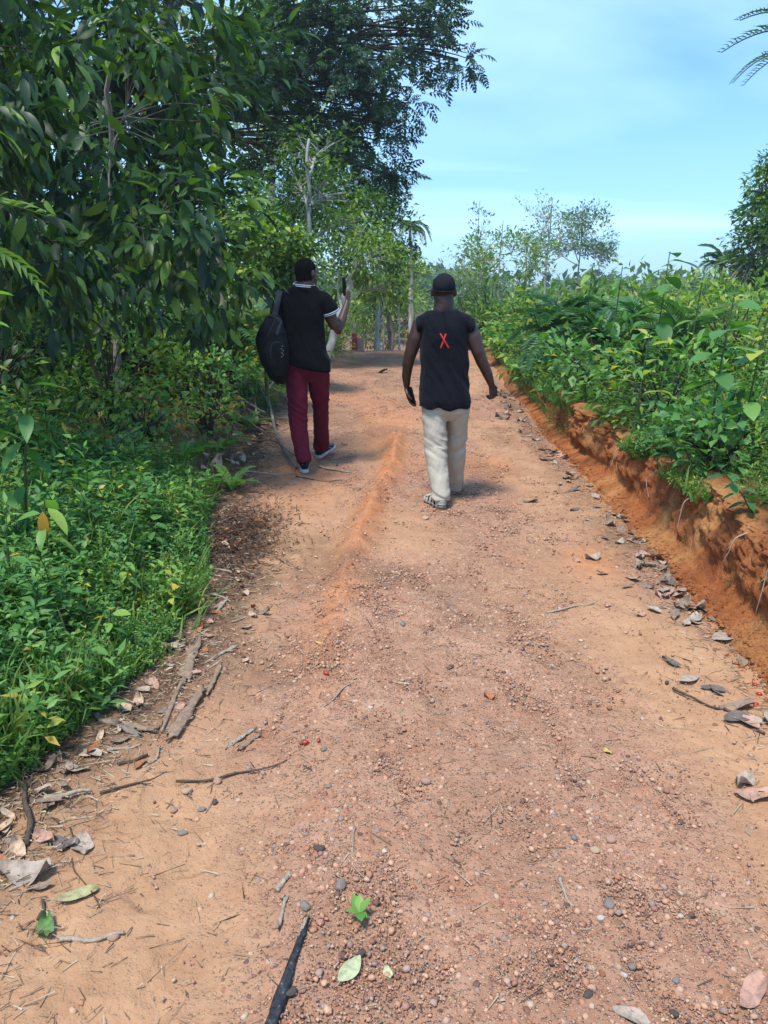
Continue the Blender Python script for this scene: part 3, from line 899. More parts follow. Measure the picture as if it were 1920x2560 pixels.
# strappy sandals
for hl, (tx, ty) in ((gl, (-.115, .225)), (gr_, (.085, .235))):
    h_ = hl.copy(); t_ = V3(hl[0] + tx, hl[1] + ty, float(H(hl[0] + tx, hl[1] + ty)))
    d = nrmz(t_ - h_); L = np.linalg.norm(t_ - h_); up = nrmz(V3(0, 0, 1) - d[2] * d); s = np.cross(d, up)
    acc = Acc()
    prs = [(-.03, .022), (.02, .034), (.2, .036), (.45, .040), (.68, .047), (.88, .044), (1.0, .026)]
    loft(acc, [h_ + d * L * t0 + up * .013 for t0, _ in prs], [w_ for _, w_ in prs], [.0125] * 7, ref=s, n=18, cap=.3, se=3)
    sole = child('sandal', acc.mesh('sandal'), M_SOLED, RM, ORI)
    acc = Acc()
    def strap(t0, hgt, w0, wid=.011, tl=0.0):
        c = h_ + d * L * t0 + up * .02
        a_ = np.linspace(-.25, math.pi + .25, 15)
        for q in (-.5, 0, .5):
            pts = np.array([c + s * math.cos(a) * w0 + up * (math.sin(a) * hgt) + d * (q * wid * 1.1 + tl * math.sin(a)) for a in a_])
            Vt, Ft = tube(pts, .0052, 6, True); acc.add(Vt, Ft)
    strap(.16, .088, .039, .016, .0); strap(.34, .085, .040, .011, .02); strap(.52, .068, .043, .011); strap(.68, .052, .047, .012); strap(.82, .040, .046, .013)
    # heel counter
    for hh in (.03, .042, .054, .066):
        a_ = np.linspace(math.pi * 1.0, math.pi * 2.0, 15)
        pts = np.array([h_ + d * (.045 + math.sin(a) * .052) + s * math.cos(a) * .037 + up * (hh + .004) for a in a_])
        Vt, Ft = tube(pts, .007, 6, True); acc.add(Vt, Ft)
    child('strap', acc.mesh('strap'), M_STRAPW, sole, ORI)

# phone in the left hand
def phone(name, c, long_, wide, thin, size, label, lens_mat=M_PHONE):
    a = nrmz(V3(*long_)); b = V3(*wide); b = nrmz(b - b.dot(a) * a); n = np.cross(a, b)
    R_ = np.stack([b, n, a], 1)
    acc = Acc()
    loft(acc, [V3(0, -size[1], 0), V3(0, size[1], 0)], size[0], size[2], ref=(1, 0, 0), n=28, cap=.15, se=8)
    me = acc.mesh(name); set_co(me, co_of(me) @ R_.T)
    o = link(name, me, M_PHONEB, loc=c); tag(o, label, 'phone')
    acc = Acc(); box(acc, (0, size[1] + .0025, 0), (size[0] * .9, .0012, size[2] * .93))
    me = acc.mesh('screen', smooth=False); set_co(me, co_of(me) @ R_.T); link('screen', me, M_PHONE, o)
    acc = Acc(); box(acc, (size[0] * .5, -size[1] - .002, size[2] * .72), (.011, .0015, .014))
    me = acc.mesh('camera_lens', smooth=False); set_co(me, co_of(me) @ R_.T); link('camera_lens', me, M_PHONE, o)
    return o
phone('mobile_phone', P(1027.5, 988, YR + .085), P(1031, 1004, YR + .09) - P(1023, 972, YR + .08), (-.55, .85, 0), None, (.034, .004, .068), 'dark phone hanging in the lowered hand of the sleeveless walker')

# ---------------- man on the left: black polo, maroon trousers, backpack
YL = 6.98
hlL, hlR = G(762, 1184), G(797, 1147)
ORL = V3(P(768, 1170, YL)[0], YL, float(H(P(768, 1170, YL)[0], YL)))
acc = Acc()
hc = P(766, 683, YL + .04)
HR, HL2 = head(acc, hc, math.radians(-38), .240, .081, .100)
loft(acc, [P(765, 700, YL + .03), P(762, 718, YL + .015), P(760, 738, YL + .01)], [.074, .078, .10], [.074, .07, .06], n=18)
tp, ta, tb = rows([(745, 706, 806), (775, 712, 804), (830, 714, 804), (880, 718, 810), (915, 720, 818)], YL, .095)
loft(acc, tp, ta, tb, n=24)
ra_ = [P(809, 752, YL), P(822, 782, YL + .01), P(838, 817, YL + .03), P(843.5, 827, YL + .05), P(856, 795, YL + .15), P(866, 764, YL + .23), P(868.5, 753, YL + .25)]
loft(acc, [P(790, 748, YL)] + ra_, [.05, .058, .056, .048, .043, .042, .034, .026], [.055, .062, .057, .048, .043, .040, .031, .022], ref=(0, 1, 0), n=16)
wr = P(868.5, 752, YL + .25)
hand(acc, wr, P(871, 728, YL + .28) - wr, (.9, -.45, .05), (.85, .95, .6), size=1.0, thumb_side=1, thumb_curl=.15)
la = [P(703, 750, YL), P(694, 790, YL + .07), P(690, 815, YL + .13), P(695, 795, YL + .24), P(702, 775, YL + .31)]
loft(acc, [P(722, 748, YL)] + la, [.05, .058, .053, .046, .042, .030], [.055, .062, .055, .046, .040, .026], ref=(0, 1, 0), n=16)
wl = P(702, 774, YL + .31)
hand(acc, wl, (.05, -.02, .3), (-.4, .9, 0), (.9, 1.0, .6), size=1.0, thumb_side=-1)
TOE = {0: hlL + V3(-.045, .27, 0), 1: hlR + V3(.125, .25, .0)}
TOE[0][2] = float(H(TOE[0][0], TOE[0][1])); TOE[1][2] = float(H(TOE[1][0], TOE[1][1])) + .055
for hl, to, an in ((hlL, TOE[0], P(760, 1150, 6.83)), (hlR, TOE[1], P(804, 1118, 7.40))):
    foot(acc, hl + V3(0, 0, .03), to + V3(0, 0, .03))
    loft(acc, [an + V3(0, 0, .1), hl + (to - hl) * .22 + V3(0, 0, .09), hl + (to - hl) * .22 + V3(0, 0, .05)], .036, .042, n=14)
for lp, hip in (([(970, 742, YL - .03), (1032, 745, YL - .06), (1100, 753, YL - .11), (1150, 761, YL - .16)], 742), ([(970, 797, YL + .1), (1020, 803, YL + .2), (1085, 803, YL + .33), (1118, 803, YL + .4)], 797)):
    loft(acc, [P(hip, 915, YL)] + [P(b, a, c) for a, b, c in lp], [.075, .072, .056, .046, .036], [.08, .075, .056, .048, .038], n=16)
loft(acc, [P(761, 1140, YL - .15), hlL + V3(-.01, .06, .07)], .036, .040, n=14)
loft(acc, [P(803, 1112, YL + .39), hlR + V3(.03, .06, .07)], .036, .040, n=14)
me = fuse(acc, 'person', .0056, 5)
LM = link('person', person_mesh(me, ORL), M_SKIN2, loc=ORL)
tag(LM, 'person in a black polo and maroon trousers walking with one forearm raised', 'person')

# hair: cropped close
acc = Acc()
Rm = HR
ball(acc, HL2(0, -.016, .034), (.0865, .105, .094), 26, 18, Rm)
loft(acc, [HL2(0, -.018, .03), HL2(0, -.022, -.075)], [.084, .079], [.098, .078], ref=Rm[:, 0], n=20, cap=.1)
me = fuse(acc, 'hair', .005, 3)
V = co_of(me)
loc = (V - hc) @ Rm
lim = -.066 + .10 * sstep(-.03, .055, loc[:, 1])
V[:, 2] = np.maximum(V[:, 2], hc[2] + lim)
N = no_of(me); V = V + N * (.0025 * fbm(V[:, 0] * 90, V[:, 1] * 90, V[:, 2] * 90, o=2, s=140))[:, None]
set_co(me, V)
child('hair', me, M_HAIR, LM, ORL)

# polo shirt
acc = Acc()
sp, sa_, sb = rows([(918, 718, 825, YL, .148), (900, 716, 823, YL, .148), (880, 714, 816, YL, .14), (850, 711, 811, YL, .13), (815, 708.5, 808.5, YL, .128), (790, 705, 809, YL, .132), (768, 699, 812, YL, .125),
                    (752, 696, 816, YL, .112), (744, 698, 816, YL, .10), (737, 702, 811, YL, .092), (730, 711, 803, YL, .086), (723, 723, 796, YL + .005, .08), (717, 731, 790, YL + .005, .076)], YL, .13)
loft(acc, sp, sa_, sb, n=40, cap=.08, se=2.5, up=True)
loft(acc, [P(797, 752, YL), P(812, 757, YL), P(822, 770, YL), P(826, 780.5, YL + .01)], [.066, .070, .066, .065], [.085, .080, .074, .070], ref=(0, 1, 0), n=24, cap=.12)
loft(acc, [P(715, 752, YL), P(702, 757, YL + .01), P(697, 772, YL + .04), P(694, 790, YL + .07)], [.066, .068, .064, .062], [.085, .078, .07, .066], ref=(0, 1, 0), n=24, cap=.12)
me = fuse(acc, 'polo_shirt', .006, 4)
V = co_of(me)   # the hem hangs lower on the right
zb = P(770, 905, YL)[2]
V[:, 2] -= .035 * sstep(zb + .22, zb, V[:, 2]) * ((V[:, 0] - P(770, 900, YL)[0]) / .18)
set_co(me, V)
def lfold(V):
    x, z = V[:, 0] - P(762, 830, YL)[0], V[:, 2] - P(762, 830, YL)[2]
    u = x * 6.5 + z * 2.6
    return ridge_noise(u * 1.3, x * 1.2 - z * 1.5, 151) + .5 * ridge_noise(u * 3, z * 3, 152) + .8 * np.exp(-((z + .24) / .05) ** 2) * np.sin(x * 30 + z * 20)
wrinkle(me, .010, lfold)
polo = child('polo_shirt', me, M_BLACK, LM, ORL)
# collar: folded band, two pale stripes along its edge
acc = Acc(); acc2 = Acc()
cc0, cc1 = P(760.5, 724, YL + .0), P(760.5, 711, YL + .005)
ang = np.linspace(0, 2 * math.pi, 41)
ringf = lambda c, r1, r2, tl: np.array([c + V3(r1 * math.cos(a), r2 * math.sin(a), tl * math.cos(a) - .03 * math.sin(a) * -1 * (1 if math.sin(a) > 0 else .25)) for a in ang])
prof_ = [(.118, .098, -.006), (.108, .092, .010), (.098, .086, .026), (.091, .081, .040)]
rings = [ringf(cc0 + V3(0, 0, dz), a, b, -.008) for a, b, dz in prof_]
Vc = np.concatenate(rings); m_ = 41
acc.add(Vc, [np.array([(i * m_ + j, i * m_ + j + 1, (i + 1) * m_ + j + 1, (i + 1) * m_ + j) for i in range(3) for j in range(40)])])
colr = child('collar', acc.mesh('collar'), M_BLACK, LM, ORL)
sm = colr.modifiers.new('thick', 'SOLIDIFY'); sm.thickness = .006
for dz, rr in ((.040, .0045), (.0275, .0038)):
    r_ = ringf(cc0 + V3(0, 0, dz + .001), .0915 + (.040 - dz) * .62, .0815 + (.040 - dz) * .5, -.008)
    Vt, Ft = tube(r_, rr, 6); acc2.add(Vt, Ft)
child('collar_stripe', acc2.mesh('collar_stripe'), M_TRIM, colr, ORL)
acc2 = Acc()
a0, a1 = P(822, 770, YL), P(826.5, 781.5, YL + .01); dd = nrmz(a1 - a0)
for off, rr in ((.014, .0045), (.000, .004)):
    c = a1 - dd * off + dd * .004
    b1 = nrmz(V3(0, 1, 0) - dd[1] * dd); b2 = np.cross(dd, b1)
    r_ = np.array([c + b1 * .0735 * math.cos(a) + b2 * .0785 * math.sin(a) for a in ang]); Vt, Ft = tube(r_, rr, 6); acc2.add(Vt, Ft)
child('sleeve_stripe', acc2.mesh('sleeve_stripe'), M_TRIM, polo, ORL)

legs('trousers',
     [(898, 717, 768, YL, .118), (925, 716, 768, YL - .0, .115), (950, 715.5, 768, YL - .02, .105), (970, 716, 768, YL - .03, .098), (1032, 722.5, 767, YL - .06, .085), (1060, 725.5, 768.5, YL - .075, .08), (1090, 729, 771, YL - .10, .076), (1140, 742, 776.5, YL - .155, .067), (1153, 744, 777, YL - .165, .067)],
     [(898, 769, 819, YL, .118), (925, 769, 822.5, YL + .02, .115), (950, 771, 822.5, YL + .06, .105), (970, 773.5, 822, YL + .10, .097), (1010, 783.5, 821.5, YL + .19, .085), (1045, 785, 821, YL + .25, .078), (1085, 785.5, 820.5, YL + .33, .072), (1112, 786, 820.5, YL + .39, .068), (1121, 786.5, 820, YL + .40, .067)],
     [(890, 717, 816, YL, .12), (915, 716.5, 822, YL, .128), (932, 718.5, 820, YL + .01, .122), (950, 738, 802, YL + .02, .075)], M_MAROON, LM, ORL, 160, .0065, .006)

# trainers
for hl, to in ((hlL, TOE[0]), (hlR, TOE[1])):
    d = nrmz(to - hl); L = np.linalg.norm(to - hl); up = nrmz(V3(0, 0, 1) - d[2] * d); s = np.cross(d, up)
    acc = Acc()
    prs = [(-.06, .026, .018), (.0, .040, .020), (.2, .041, .019), (.45, .041, .016), (.7, .050, .014), (.92, .044, .013), (1.06, .022, .012)]
    loft(acc, [hl + d * L * a + up * .022 for a, _, _ in prs], [b for _, b, _ in prs], [c for _, _, c in prs], ref=s, n=20, cap=.3, se=3)
    acc_u = Acc()
    prs = [(-.02, .030, .035, .065), (.06, .037, .044, .070), (.2, .039, .048, .072), (.4, .040, .040, .064), (.6, .045, .030, .054), (.82, .044, .022, .045), (1.0, .024, .014, .038)]
    loft(acc_u, [hl + d * L * a + up * z for a, _, _, z in prs], [b for _, b, _, _ in prs], [c for _, _, c, _ in prs], ref=s, n=18, cap=.4)
    loft(acc_u, [hl + d * L * .13 + up * .07, hl + d * L * .16 + up * .115], [.042, .043], [.05, .05], ref=s, n=18, cap=.1)
    up_ = child('shoe', fuse(acc_u, 'shoe', .0055, 3), M_MESH, LM, ORL)
    child('sole', acc.mesh('sole'), M_SOLE, up_, ORL)
    for q in (-1, 1):
        acc = Acc()
        pts = bez(hl + d * L * .30 + s * q * .043 + up * .095, hl + d * L * .42 + s * q * .050 + up * .07, hl + d * L * .62 + s * q * .049 + up * .05, 7)
        Vt, Ft = tube(pts, .006, 6, True); acc.add(Vt, Ft)
        child('overlay', acc.mesh('overlay'), M_GREYSH, up_, ORL)
    acc = Acc()
    pts = np.array([hl + d * L * -.035 + s * .024 * math.cos(a) + up * (.085 + .01 * math.sin(a)) for a in np.linspace(0, math.pi, 7)]); Vt, Ft = tube(pts, .004, 5, True); acc.add(Vt, Ft)
    child('heel_tab', acc.mesh('heel_tab'), M_GREYSH, up_, ORL)

# phone in the raised hand, seen almost edge on
phone('mobile_phone', P(861, 717, YL + .27), (-.06, .05, 1), (.24, .97, 0), None, (.037, .0055, .080), 'black phone held upright edge on in the raised hand of the backpacker')

# backpack on one shoulder
YB = 6.80
acc = Acc()
bp, ba, bb = rows([(956, 690, 711, YB + .02, .04), (945, 677, 715, YB, .07), (915, 658, 719, YB - .01, .085), (880, 646, 721, YB - .015, .095), (850, 641, 719, YB - .01, .095), (830, 647, 715, YB, .088), (808, 657, 710, YB + .03, .07), (790, 670, 703, YB + .05, .045)], YB, .1)
loft(acc, bp, ba, bb, n=30, cap=.25, se=3.6, up=True)
pp, pa, pb = rows([(938, 682, 709, YB - .06, .05), (912, 668, 712, YB - .075, .06), (880, 660, 714, YB - .085, .06), (858, 664, 712, YB - .075, .05)], YB, .1)
loft(acc, pp, pa, pb, n=24, cap=.3, se=3.6, up=True)
ORB = P(690, 950, YB)
me = fuse(acc, 'backpack', .006, 2)
wrinkle(me, .009, lambda V: ridge_noise(V[:, 0] * 9 + V[:, 2] * 2, V[:, 2] * 4, 171) + .6 * fbm(V[:, 0] * 14, V[:, 2] * 9, V[:, 1] * 9, o=3, s=172))
V = co_of(me); BVB = BVHTree.FromPolygons([tuple(v) for v in V], [tuple(p.vertices) for p in me.polygons])
bag = link('backpack', person_mesh(me, ORB), M_NYLON, loc=ORB)
tag(bag, 'slack black backpack slung on one shoulder of the person in the polo shirt', 'backpack')
def ribbon(acc, pts, wd, th=.004):
    pts = np.asarray(pts, float); tg = nrmz(np.gradient(pts, axis=0)); wd = np.broadcast_to(wd, (len(pts),))
    V = []; m_ = len(pts)
    for p, t_, w_ in zip(pts, tg, wd):
        s_ = nrmz(np.cross(t_, V3(0, 1, .15))); n_ = np.cross(s_, t_)
        V += [p - s_ * w_ - n_ * th, p + s_ * w_ - n_ * th, p + s_ * w_ + n_ * th, p - s_ * w_ + n_ * th]
    fs = [(i * 4 + j, i * 4 + (j + 1) % 4, (i + 1) * 4 + (j + 1) % 4, (i + 1) * 4 + j) for i in range(m_ - 1) for j in range(4)] + [(3, 2, 1, 0), (m_ * 4 - 4, m_ * 4 - 3, m_ * 4 - 2, m_ * 4 - 1)]
    acc.add(np.array(V), [np.array(fs)])
def on_bag(pxs, lift=.006):
    out = []
    for (x, y) in pxs:
        q = P(x, y, YB - .5); h = BVB.ray_cast(Vector(q), Vector((0, 1, 0)))[0]
        out.append(V3(h.x, h.y - lift, h.z) if h else P(x, y, YB - .02))
    return np.array(out)
def smooth_path(pts, n=24):
    pts = np.asarray(pts, float); t = np.linspace(0, len(pts) - 1, n)
    o = np.stack([np.interp(t, np.arange(len(pts)), pts[:, k]) for k in range(3)], 1)
    for _ in range(3): o[1:-1] = .25 * o[:-2] + .5 * o[1:-1] + .25 * o[2:]
    return o
acc = Acc()
ribbon(acc, smooth_path([P(703, 727, YL + .03), P(700, 727.5, YL - .04), P(697, 737, YL - .115), P(692, 760, YL - .16), P(688, 782, YL - .15), P(685, 800, YB + .0)]), .026, .006)
child('shoulder_strap', acc.mesh('shoulder_strap'), M_STRAP, bag, ORB)
acc = Acc()
ribbon(acc, smooth_path(on_bag([(690, 795), (700, 808), (710, 828), (716, 855), (718, 880), (715, 905), (709, 925)])), .011, .003)
ribbon(acc, smooth_path(list(on_bag([(709, 925), (704, 940)])) + [P(699, 955, YB - .03), P(693, 963, YB - .03)], 12), .008, .003)
child('side_strap', acc.mesh('side_strap'), M_STRAP, bag, ORB)
acc = Acc()
ribbon(acc, smooth_path(on_bag([(672, 788), (678, 800), (684, 806), (679, 826), (675, 842)]), 16), .010, .003)
child('grab_loop', acc.mesh('grab_loop'), M_STRAP, bag, ORB)
acc = Acc()
for (x, y) in ((690, 870), (688, 877), (692, 882), (690, 888), (693, 893), (689, 898)):
    p = on_bag([(x, y), (x + 2.4, y + 1.5)], .004); ribbon(acc, p, .0035, .0008)
child('worn_print', acc.mesh('worn_print'), plain_mat('pale_print', (.35, .36, .38), .6), bag, ORB)
acc = Acc()
Vt, Ft = tube(smooth_path(on_bag([(652, 845), (658, 822), (668, 806), (684, 800), (698, 812), (705, 835), (708, 860)], .004)), .0045, 6, True); acc.add(Vt, Ft)
child('zip', acc.mesh('zip'), M_STRAP, bag, ORB)
acc = Acc()
Vt, Ft = tube(smooth_path(on_bag([(662, 905), (660, 880), (664, 862), (688, 857), (711, 864), (713, 885)], .004)), .0045, 6, True); acc.add(Vt, Ft)
child('pocket_zip', acc.mesh('pocket_zip'), M_STRAP, bag, ORB)
M_BUCK = plain_mat('grey_buckle', (.25, .25, .24), .4)
for (x, y) in ((706, 825), (711, 853)):
    acc = Acc(); p = on_bag([(x, y)], .012)[0]; ball(acc, p, (.006, .004, .008), 8, 6)
    child('buckle', acc.mesh('buckle'), M_BUCK, bag, ORB)
# ------------------------------------------------------------------ vegetation
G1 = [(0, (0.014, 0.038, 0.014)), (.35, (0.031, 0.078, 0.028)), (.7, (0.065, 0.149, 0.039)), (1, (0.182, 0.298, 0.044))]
G2 = [(0, (0.022, 0.063, 0.016)), (.35, (0.062, 0.149, 0.028)), (.7, (0.155, 0.274, 0.041)), (1, (0.364, 0.423, 0.066))]
G3 = [(0, (0.036, 0.118, 0.039)), (.4, (0.091, 0.235, 0.063)), (.75, (0.173, 0.337, 0.076)), (.93, (0.309, 0.423, 0.082)), (1, (0.619, 0.439, 0.076))]
G4 = [(0, (0.055, 0.125, 0.033)), (.4, (0.146, 0.251, 0.055)), (.75, (0.273, 0.376, 0.076)), (1, (0.473, 0.470, 0.120))]
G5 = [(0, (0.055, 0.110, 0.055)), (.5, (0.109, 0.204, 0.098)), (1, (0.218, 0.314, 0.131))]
M_BIGLEAF = leaf_mat('big_glossy_leaf', G1, .46, .3, .35)
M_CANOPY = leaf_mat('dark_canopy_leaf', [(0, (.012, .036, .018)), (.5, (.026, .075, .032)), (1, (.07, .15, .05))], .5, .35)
M_MID = leaf_mat('forest_leaf', G2, .5, .35)
M_WEED = leaf_mat('weed_leaf', G3, .48, .35)
M_YELLOW = leaf_mat('yellow_green_leaf', G4, .5, .4)
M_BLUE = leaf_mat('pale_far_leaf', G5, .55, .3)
M_PALM = leaf_mat('palm_leaf', [(0, (.018, .065, .040)), (.5, (.045, .150, .070)), (.85, (.11, .23, .08)), (1, (.22, .26, .10))], .42, .25, .45)
M_GRASS = leaf_mat('grass_blade', [(0, (0.048, 0.110, 0.025)), (.5, (0.108, 0.220, 0.045)), (.85, (0.204, 0.286, 0.063)), (1, (0.408, 0.330, 0.117))], .55, .35)
M_BARKP = bark_mat('pale_bark', (.16, .135, .11), (.42, .38, .33), 5)
M_BARKW = bark_mat('white_bark', (.28, .27, .25), (.58, .56, .52), 5)
M_BARKD = bark_mat('dark_bark', (.028, .022, .017), (.075, .058, .045), 6)
M_BARKB = bark_mat('brown_bark', (.09, .06, .042), (.20, .145, .105), 6, (.06, .085, .04))
M_STEM = plain_mat('green_stem', (.055, .09, .03), .6)
M_DEAD = bark_mat('dead_wood', (.10, .085, .07), (.30, .265, .225), 8)
M_RACHIS = plain_mat('palm_rachis', (.13, .16, .06), .6)

LEAF_LO = leaf_lo(); LEAF_WIDE = leaf_lo(.30, .06, .2); LEAF_NARROW = leaf_lo(.13, .03, .2)
LEAF_BIG = leaf_hi(.19, .055, .30, 4, .010); LEAF_OVAL = leaf_hi(.29, .05, .22, 4); LEAF_LONGB = leaf_hi(.155, .04, .34, 4, .012); LEAF_LONG = leaf_hi(.13, .04, .35, 5)

def leaf_cloud(acc, tpl, centers, rc, per, size, outc, droop=.5, up=1.0, rng=RNG, tmean=.45, tvar=.25, flat=.75, out_w=.7):
    """leaves round each cluster centre, pointing away from the crown's middle and drooping"""
    centers = np.asarray(centers); n = len(centers) * per
    c = np.repeat(centers, per, 0)
    off = rng.normal(size=(n, 3)); off = nrmz(off) * (rng.uniform(0, 1, (n, 1)) ** .5) * np.repeat(np.broadcast_to(rc, (len(centers),)), per)[:, None]
    off[:, 2] *= flat
    pos = c + off
    ax = nrmz(pos - outc) * out_w + nrmz(off) * .6 + rng.normal(0, .45, (n, 3)); ax[:, 2] -= droop
    nn = rng.normal(0, .42, (n, 3)); nn[:, 2] += up
    sz = size * rng.uniform(.5, 1.3, n)
    tint = np.repeat(rng.normal(0, .13, len(centers)), per) + rng.normal(tmean, tvar, n)
    scatter(acc, tpl, pos, ax, nn, sz, np.clip(tint, 0, 1))

def sample_blob(c, r, n, rng=RNG, hollow=.45):
    d = nrmz(rng.normal(size=(n, 3)))
    return np.asarray(c) + d * (rng.uniform(hollow, 1, (n, 1)) ** .6) * np.asarray(r)

def tree(name, label, cat, group, base, trunk, tr, blobs, tpl, lmat, bmat, size, droop=.5, limb_r=.035, tmean=.45, tvar=.25, seed=0, out_w=.7, flat=.75, nlimb=1.0):
    """trunk: list of points (absolute) from the base; blobs: (centre, radii, clusters, cluster radius, leaves per cluster)"""
    rng = np.random.default_rng(seed + 100)
    base = np.asarray(base, float)
    root = empty(name, base, label, cat, group)
    tp = smooth_path(trunk, 26)
    tp[1:-1] += (np.stack([fbm(np.arange(24) * .5, seed, o=2, s=1), fbm(np.arange(24) * .5, seed + 9, o=2, s=2), np.zeros(24)], 1)) * tr * .9
    rad = np.linspace(1, .35, 26) * tr; rad[:3] *= np.array([1.45, 1.2, 1.06])
    wood = Acc(); lv = Acc()
    wood.add(*tube(tp, rad, 10))
    for (c, r, nc, rc, per) in blobs:
        c = np.asarray(c, float)
        cen = sample_blob(c, r, nc, rng)
        # main limb to the blob, then twigs to the clusters
        k = np.argmin(np.linalg.norm(tp - (c - V3(0, 0, .5 * np.linalg.norm(c - tp[-1]))), axis=1)); k = max(k, 9)
        mid = (tp[k] + c) / 2 + V3(0, 0, .18 * np.linalg.norm(c - tp[k])) + rng.normal(0, .06, 3) * np.linalg.norm(c - tp[k])
        lp = bez(tp[k], mid, c, 12); wood.add(*tube(lp, np.linspace(limb_r, limb_r * .45, 12), 7))
        for q in cen[: int(nc * nlimb)]:
            j = rng.integers(4, 12); m = (lp[j] + q) / 2 + V3(0, 0, .1 * np.linalg.norm(q - lp[j])) + rng.normal(0, .05, 3)
            wood.add(*tube(bez(lp[j], m, q, 6), np.linspace(limb_r * .35, limb_r * .10, 6), 4))
        leaf_cloud(lv, tpl, cen, rc, per, size, c - V3(0, 0, .3 * r[2]), droop, 1.0, rng, tmean, tvar, flat, out_w)
    link('trunk', wood.mesh('trunk', base), bmat, root)
    link('crown', lv.mesh('crown', base), lmat, root)
    return root

# ---- fronds: a whole pinnate leaf as one template
def frond_tpl(n=16, width=.32, w=.045, arch=.5, vee=.35, droop=.1, tip=.25, seed=0):
    r = np.random.default_rng(seed)
    acc = Acc()
    t = np.linspace(0, 1, 14)
    mid = np.stack([0 * t, t * (1 - .12 * t), arch * (t * .9 - 1.15 * t ** 2)], 1)
    V, Fq = tube(mid, np.linspace(.012, .004, 14), 4); acc.add(V, Fq, -.1)
    lt = np.linspace(.14, 1.0, n)
    for s_ in (-1, 1):
        P_ = np.stack([np.interp(lt, t, mid[:, k]) for k in range(3)], 1)
        env = np.sin(np.pi * (lt * .82 + .12)) ** .7
        fw = .55 + .5 * lt
        ax = np.stack([s_ * np.ones(n), fw, vee - droop * 2 * lt + r.normal(0, .12, n)], 1)
        nn = np.stack([-s_ * vee * np.ones(n), np.zeros(n), np.ones(n)], 1) + r.normal(0, .15, (n, 3))
        L = width * env * r.uniform(.88, 1.1, n) + .02
        scatter(acc, leaf_lo(.5, .1, .18), P_, ax, nn, np.stack([np.full(n, w), L, L], 1), .0 + r.normal(0, .05, n))
    V, F_, T = tpl_of(acc)
    return (V, F_, T - .0)
FROND = [frond_tpl(22, .30, .040, .55, .3, .12, seed=k) for k in range(3)]
FROND_BIG = [frond_tpl(46, .27, .022, .75, .25, .25, seed=5 + k) for k in range(3)]
FERN = [frond_tpl(24, .17, .05, .6, .1, .05, seed=9 + k) for k in range(2)]
PINN = frond_tpl(7, .26, .10, .35, .05, .22, seed=20)

def rosette(acc, tpls, base, n, L, up=.9, spread=1.0, rng=RNG, tmean=.45, h0=0.0, tvar=.12):
    for k in range(n):
        a = 2 * math.pi * (k * .618 + rng.uniform(-.05, .05)); e = up * rng.uniform(.5, 1.25)
        ax = V3(math.cos(a) * spread, math.sin(a) * spread, e)
        nn = V3(-math.cos(a) * e, -math.sin(a) * e, spread)
        scatter(acc, tpls[k % len(tpls)], np.asarray(base) + V3(0, 0, h0), ax, nn, L * rng.uniform(.75, 1.15), tmean + rng.normal(0, tvar))

# ---- weeds: little stemmed plants as templates
def weed_tpl(seed, pairs=4, leaf=.34, tplf=LEAF_LO, lean=.15, up=.25):
    r = np.random.default_rng(seed); acc = Acc()
    t = np.linspace(0, 1, 5)
    st = np.stack([lean * t ** 2, .06 * np.sin(t * 3), t], 1)
    V, Fq = tube(st, .0055, 3); acc.add(V, Fq, -.15)
    for k in range(pairs):
        h = .25 + .72 * k / max(1, pairs - 1)
        p = V3(lean * h * h, .06 * math.sin(h * 3), h)
        a0 = k * 1.57 + r.uniform(-.4, .4)
        for q in (0, math.pi):
            a = a0 + q + r.uniform(-.3, .3)
            ax = V3(math.cos(a), math.sin(a), up + r.uniform(-.25, .35) + (.4 if k == pairs - 1 else 0))
            scatter(acc, tplf, p, ax, V3(r.normal(0, .25), r.normal(0, .25), 1), leaf * r.uniform(.7, 1.2) * (1.1 - .35 * h), .5 + r.normal(0, .12))
    V, F_, T = tpl_of(acc)
    return (V, F_, T - .5)
WEEDS_LOW = [weed_tpl(k, 5 + k % 3, .21 + .04 * (k % 4), (LEAF_LO, LEAF_WIDE, LEAF_LO, LEAF_NARROW)[k % 4]) for k in range(8)]
WEEDS_TALL = [weed_tpl(30 + k, 8 + k % 3, (.15, .13, .24, .20)[k % 4], (LEAF_LO, LEAF_WIDE, LEAF_NARROW, LEAF_NARROW)[k % 4], .3) for k in range(8)]
BLADES = [blade(.016, .35), blade(.012, .6), blade(.020, .2)]

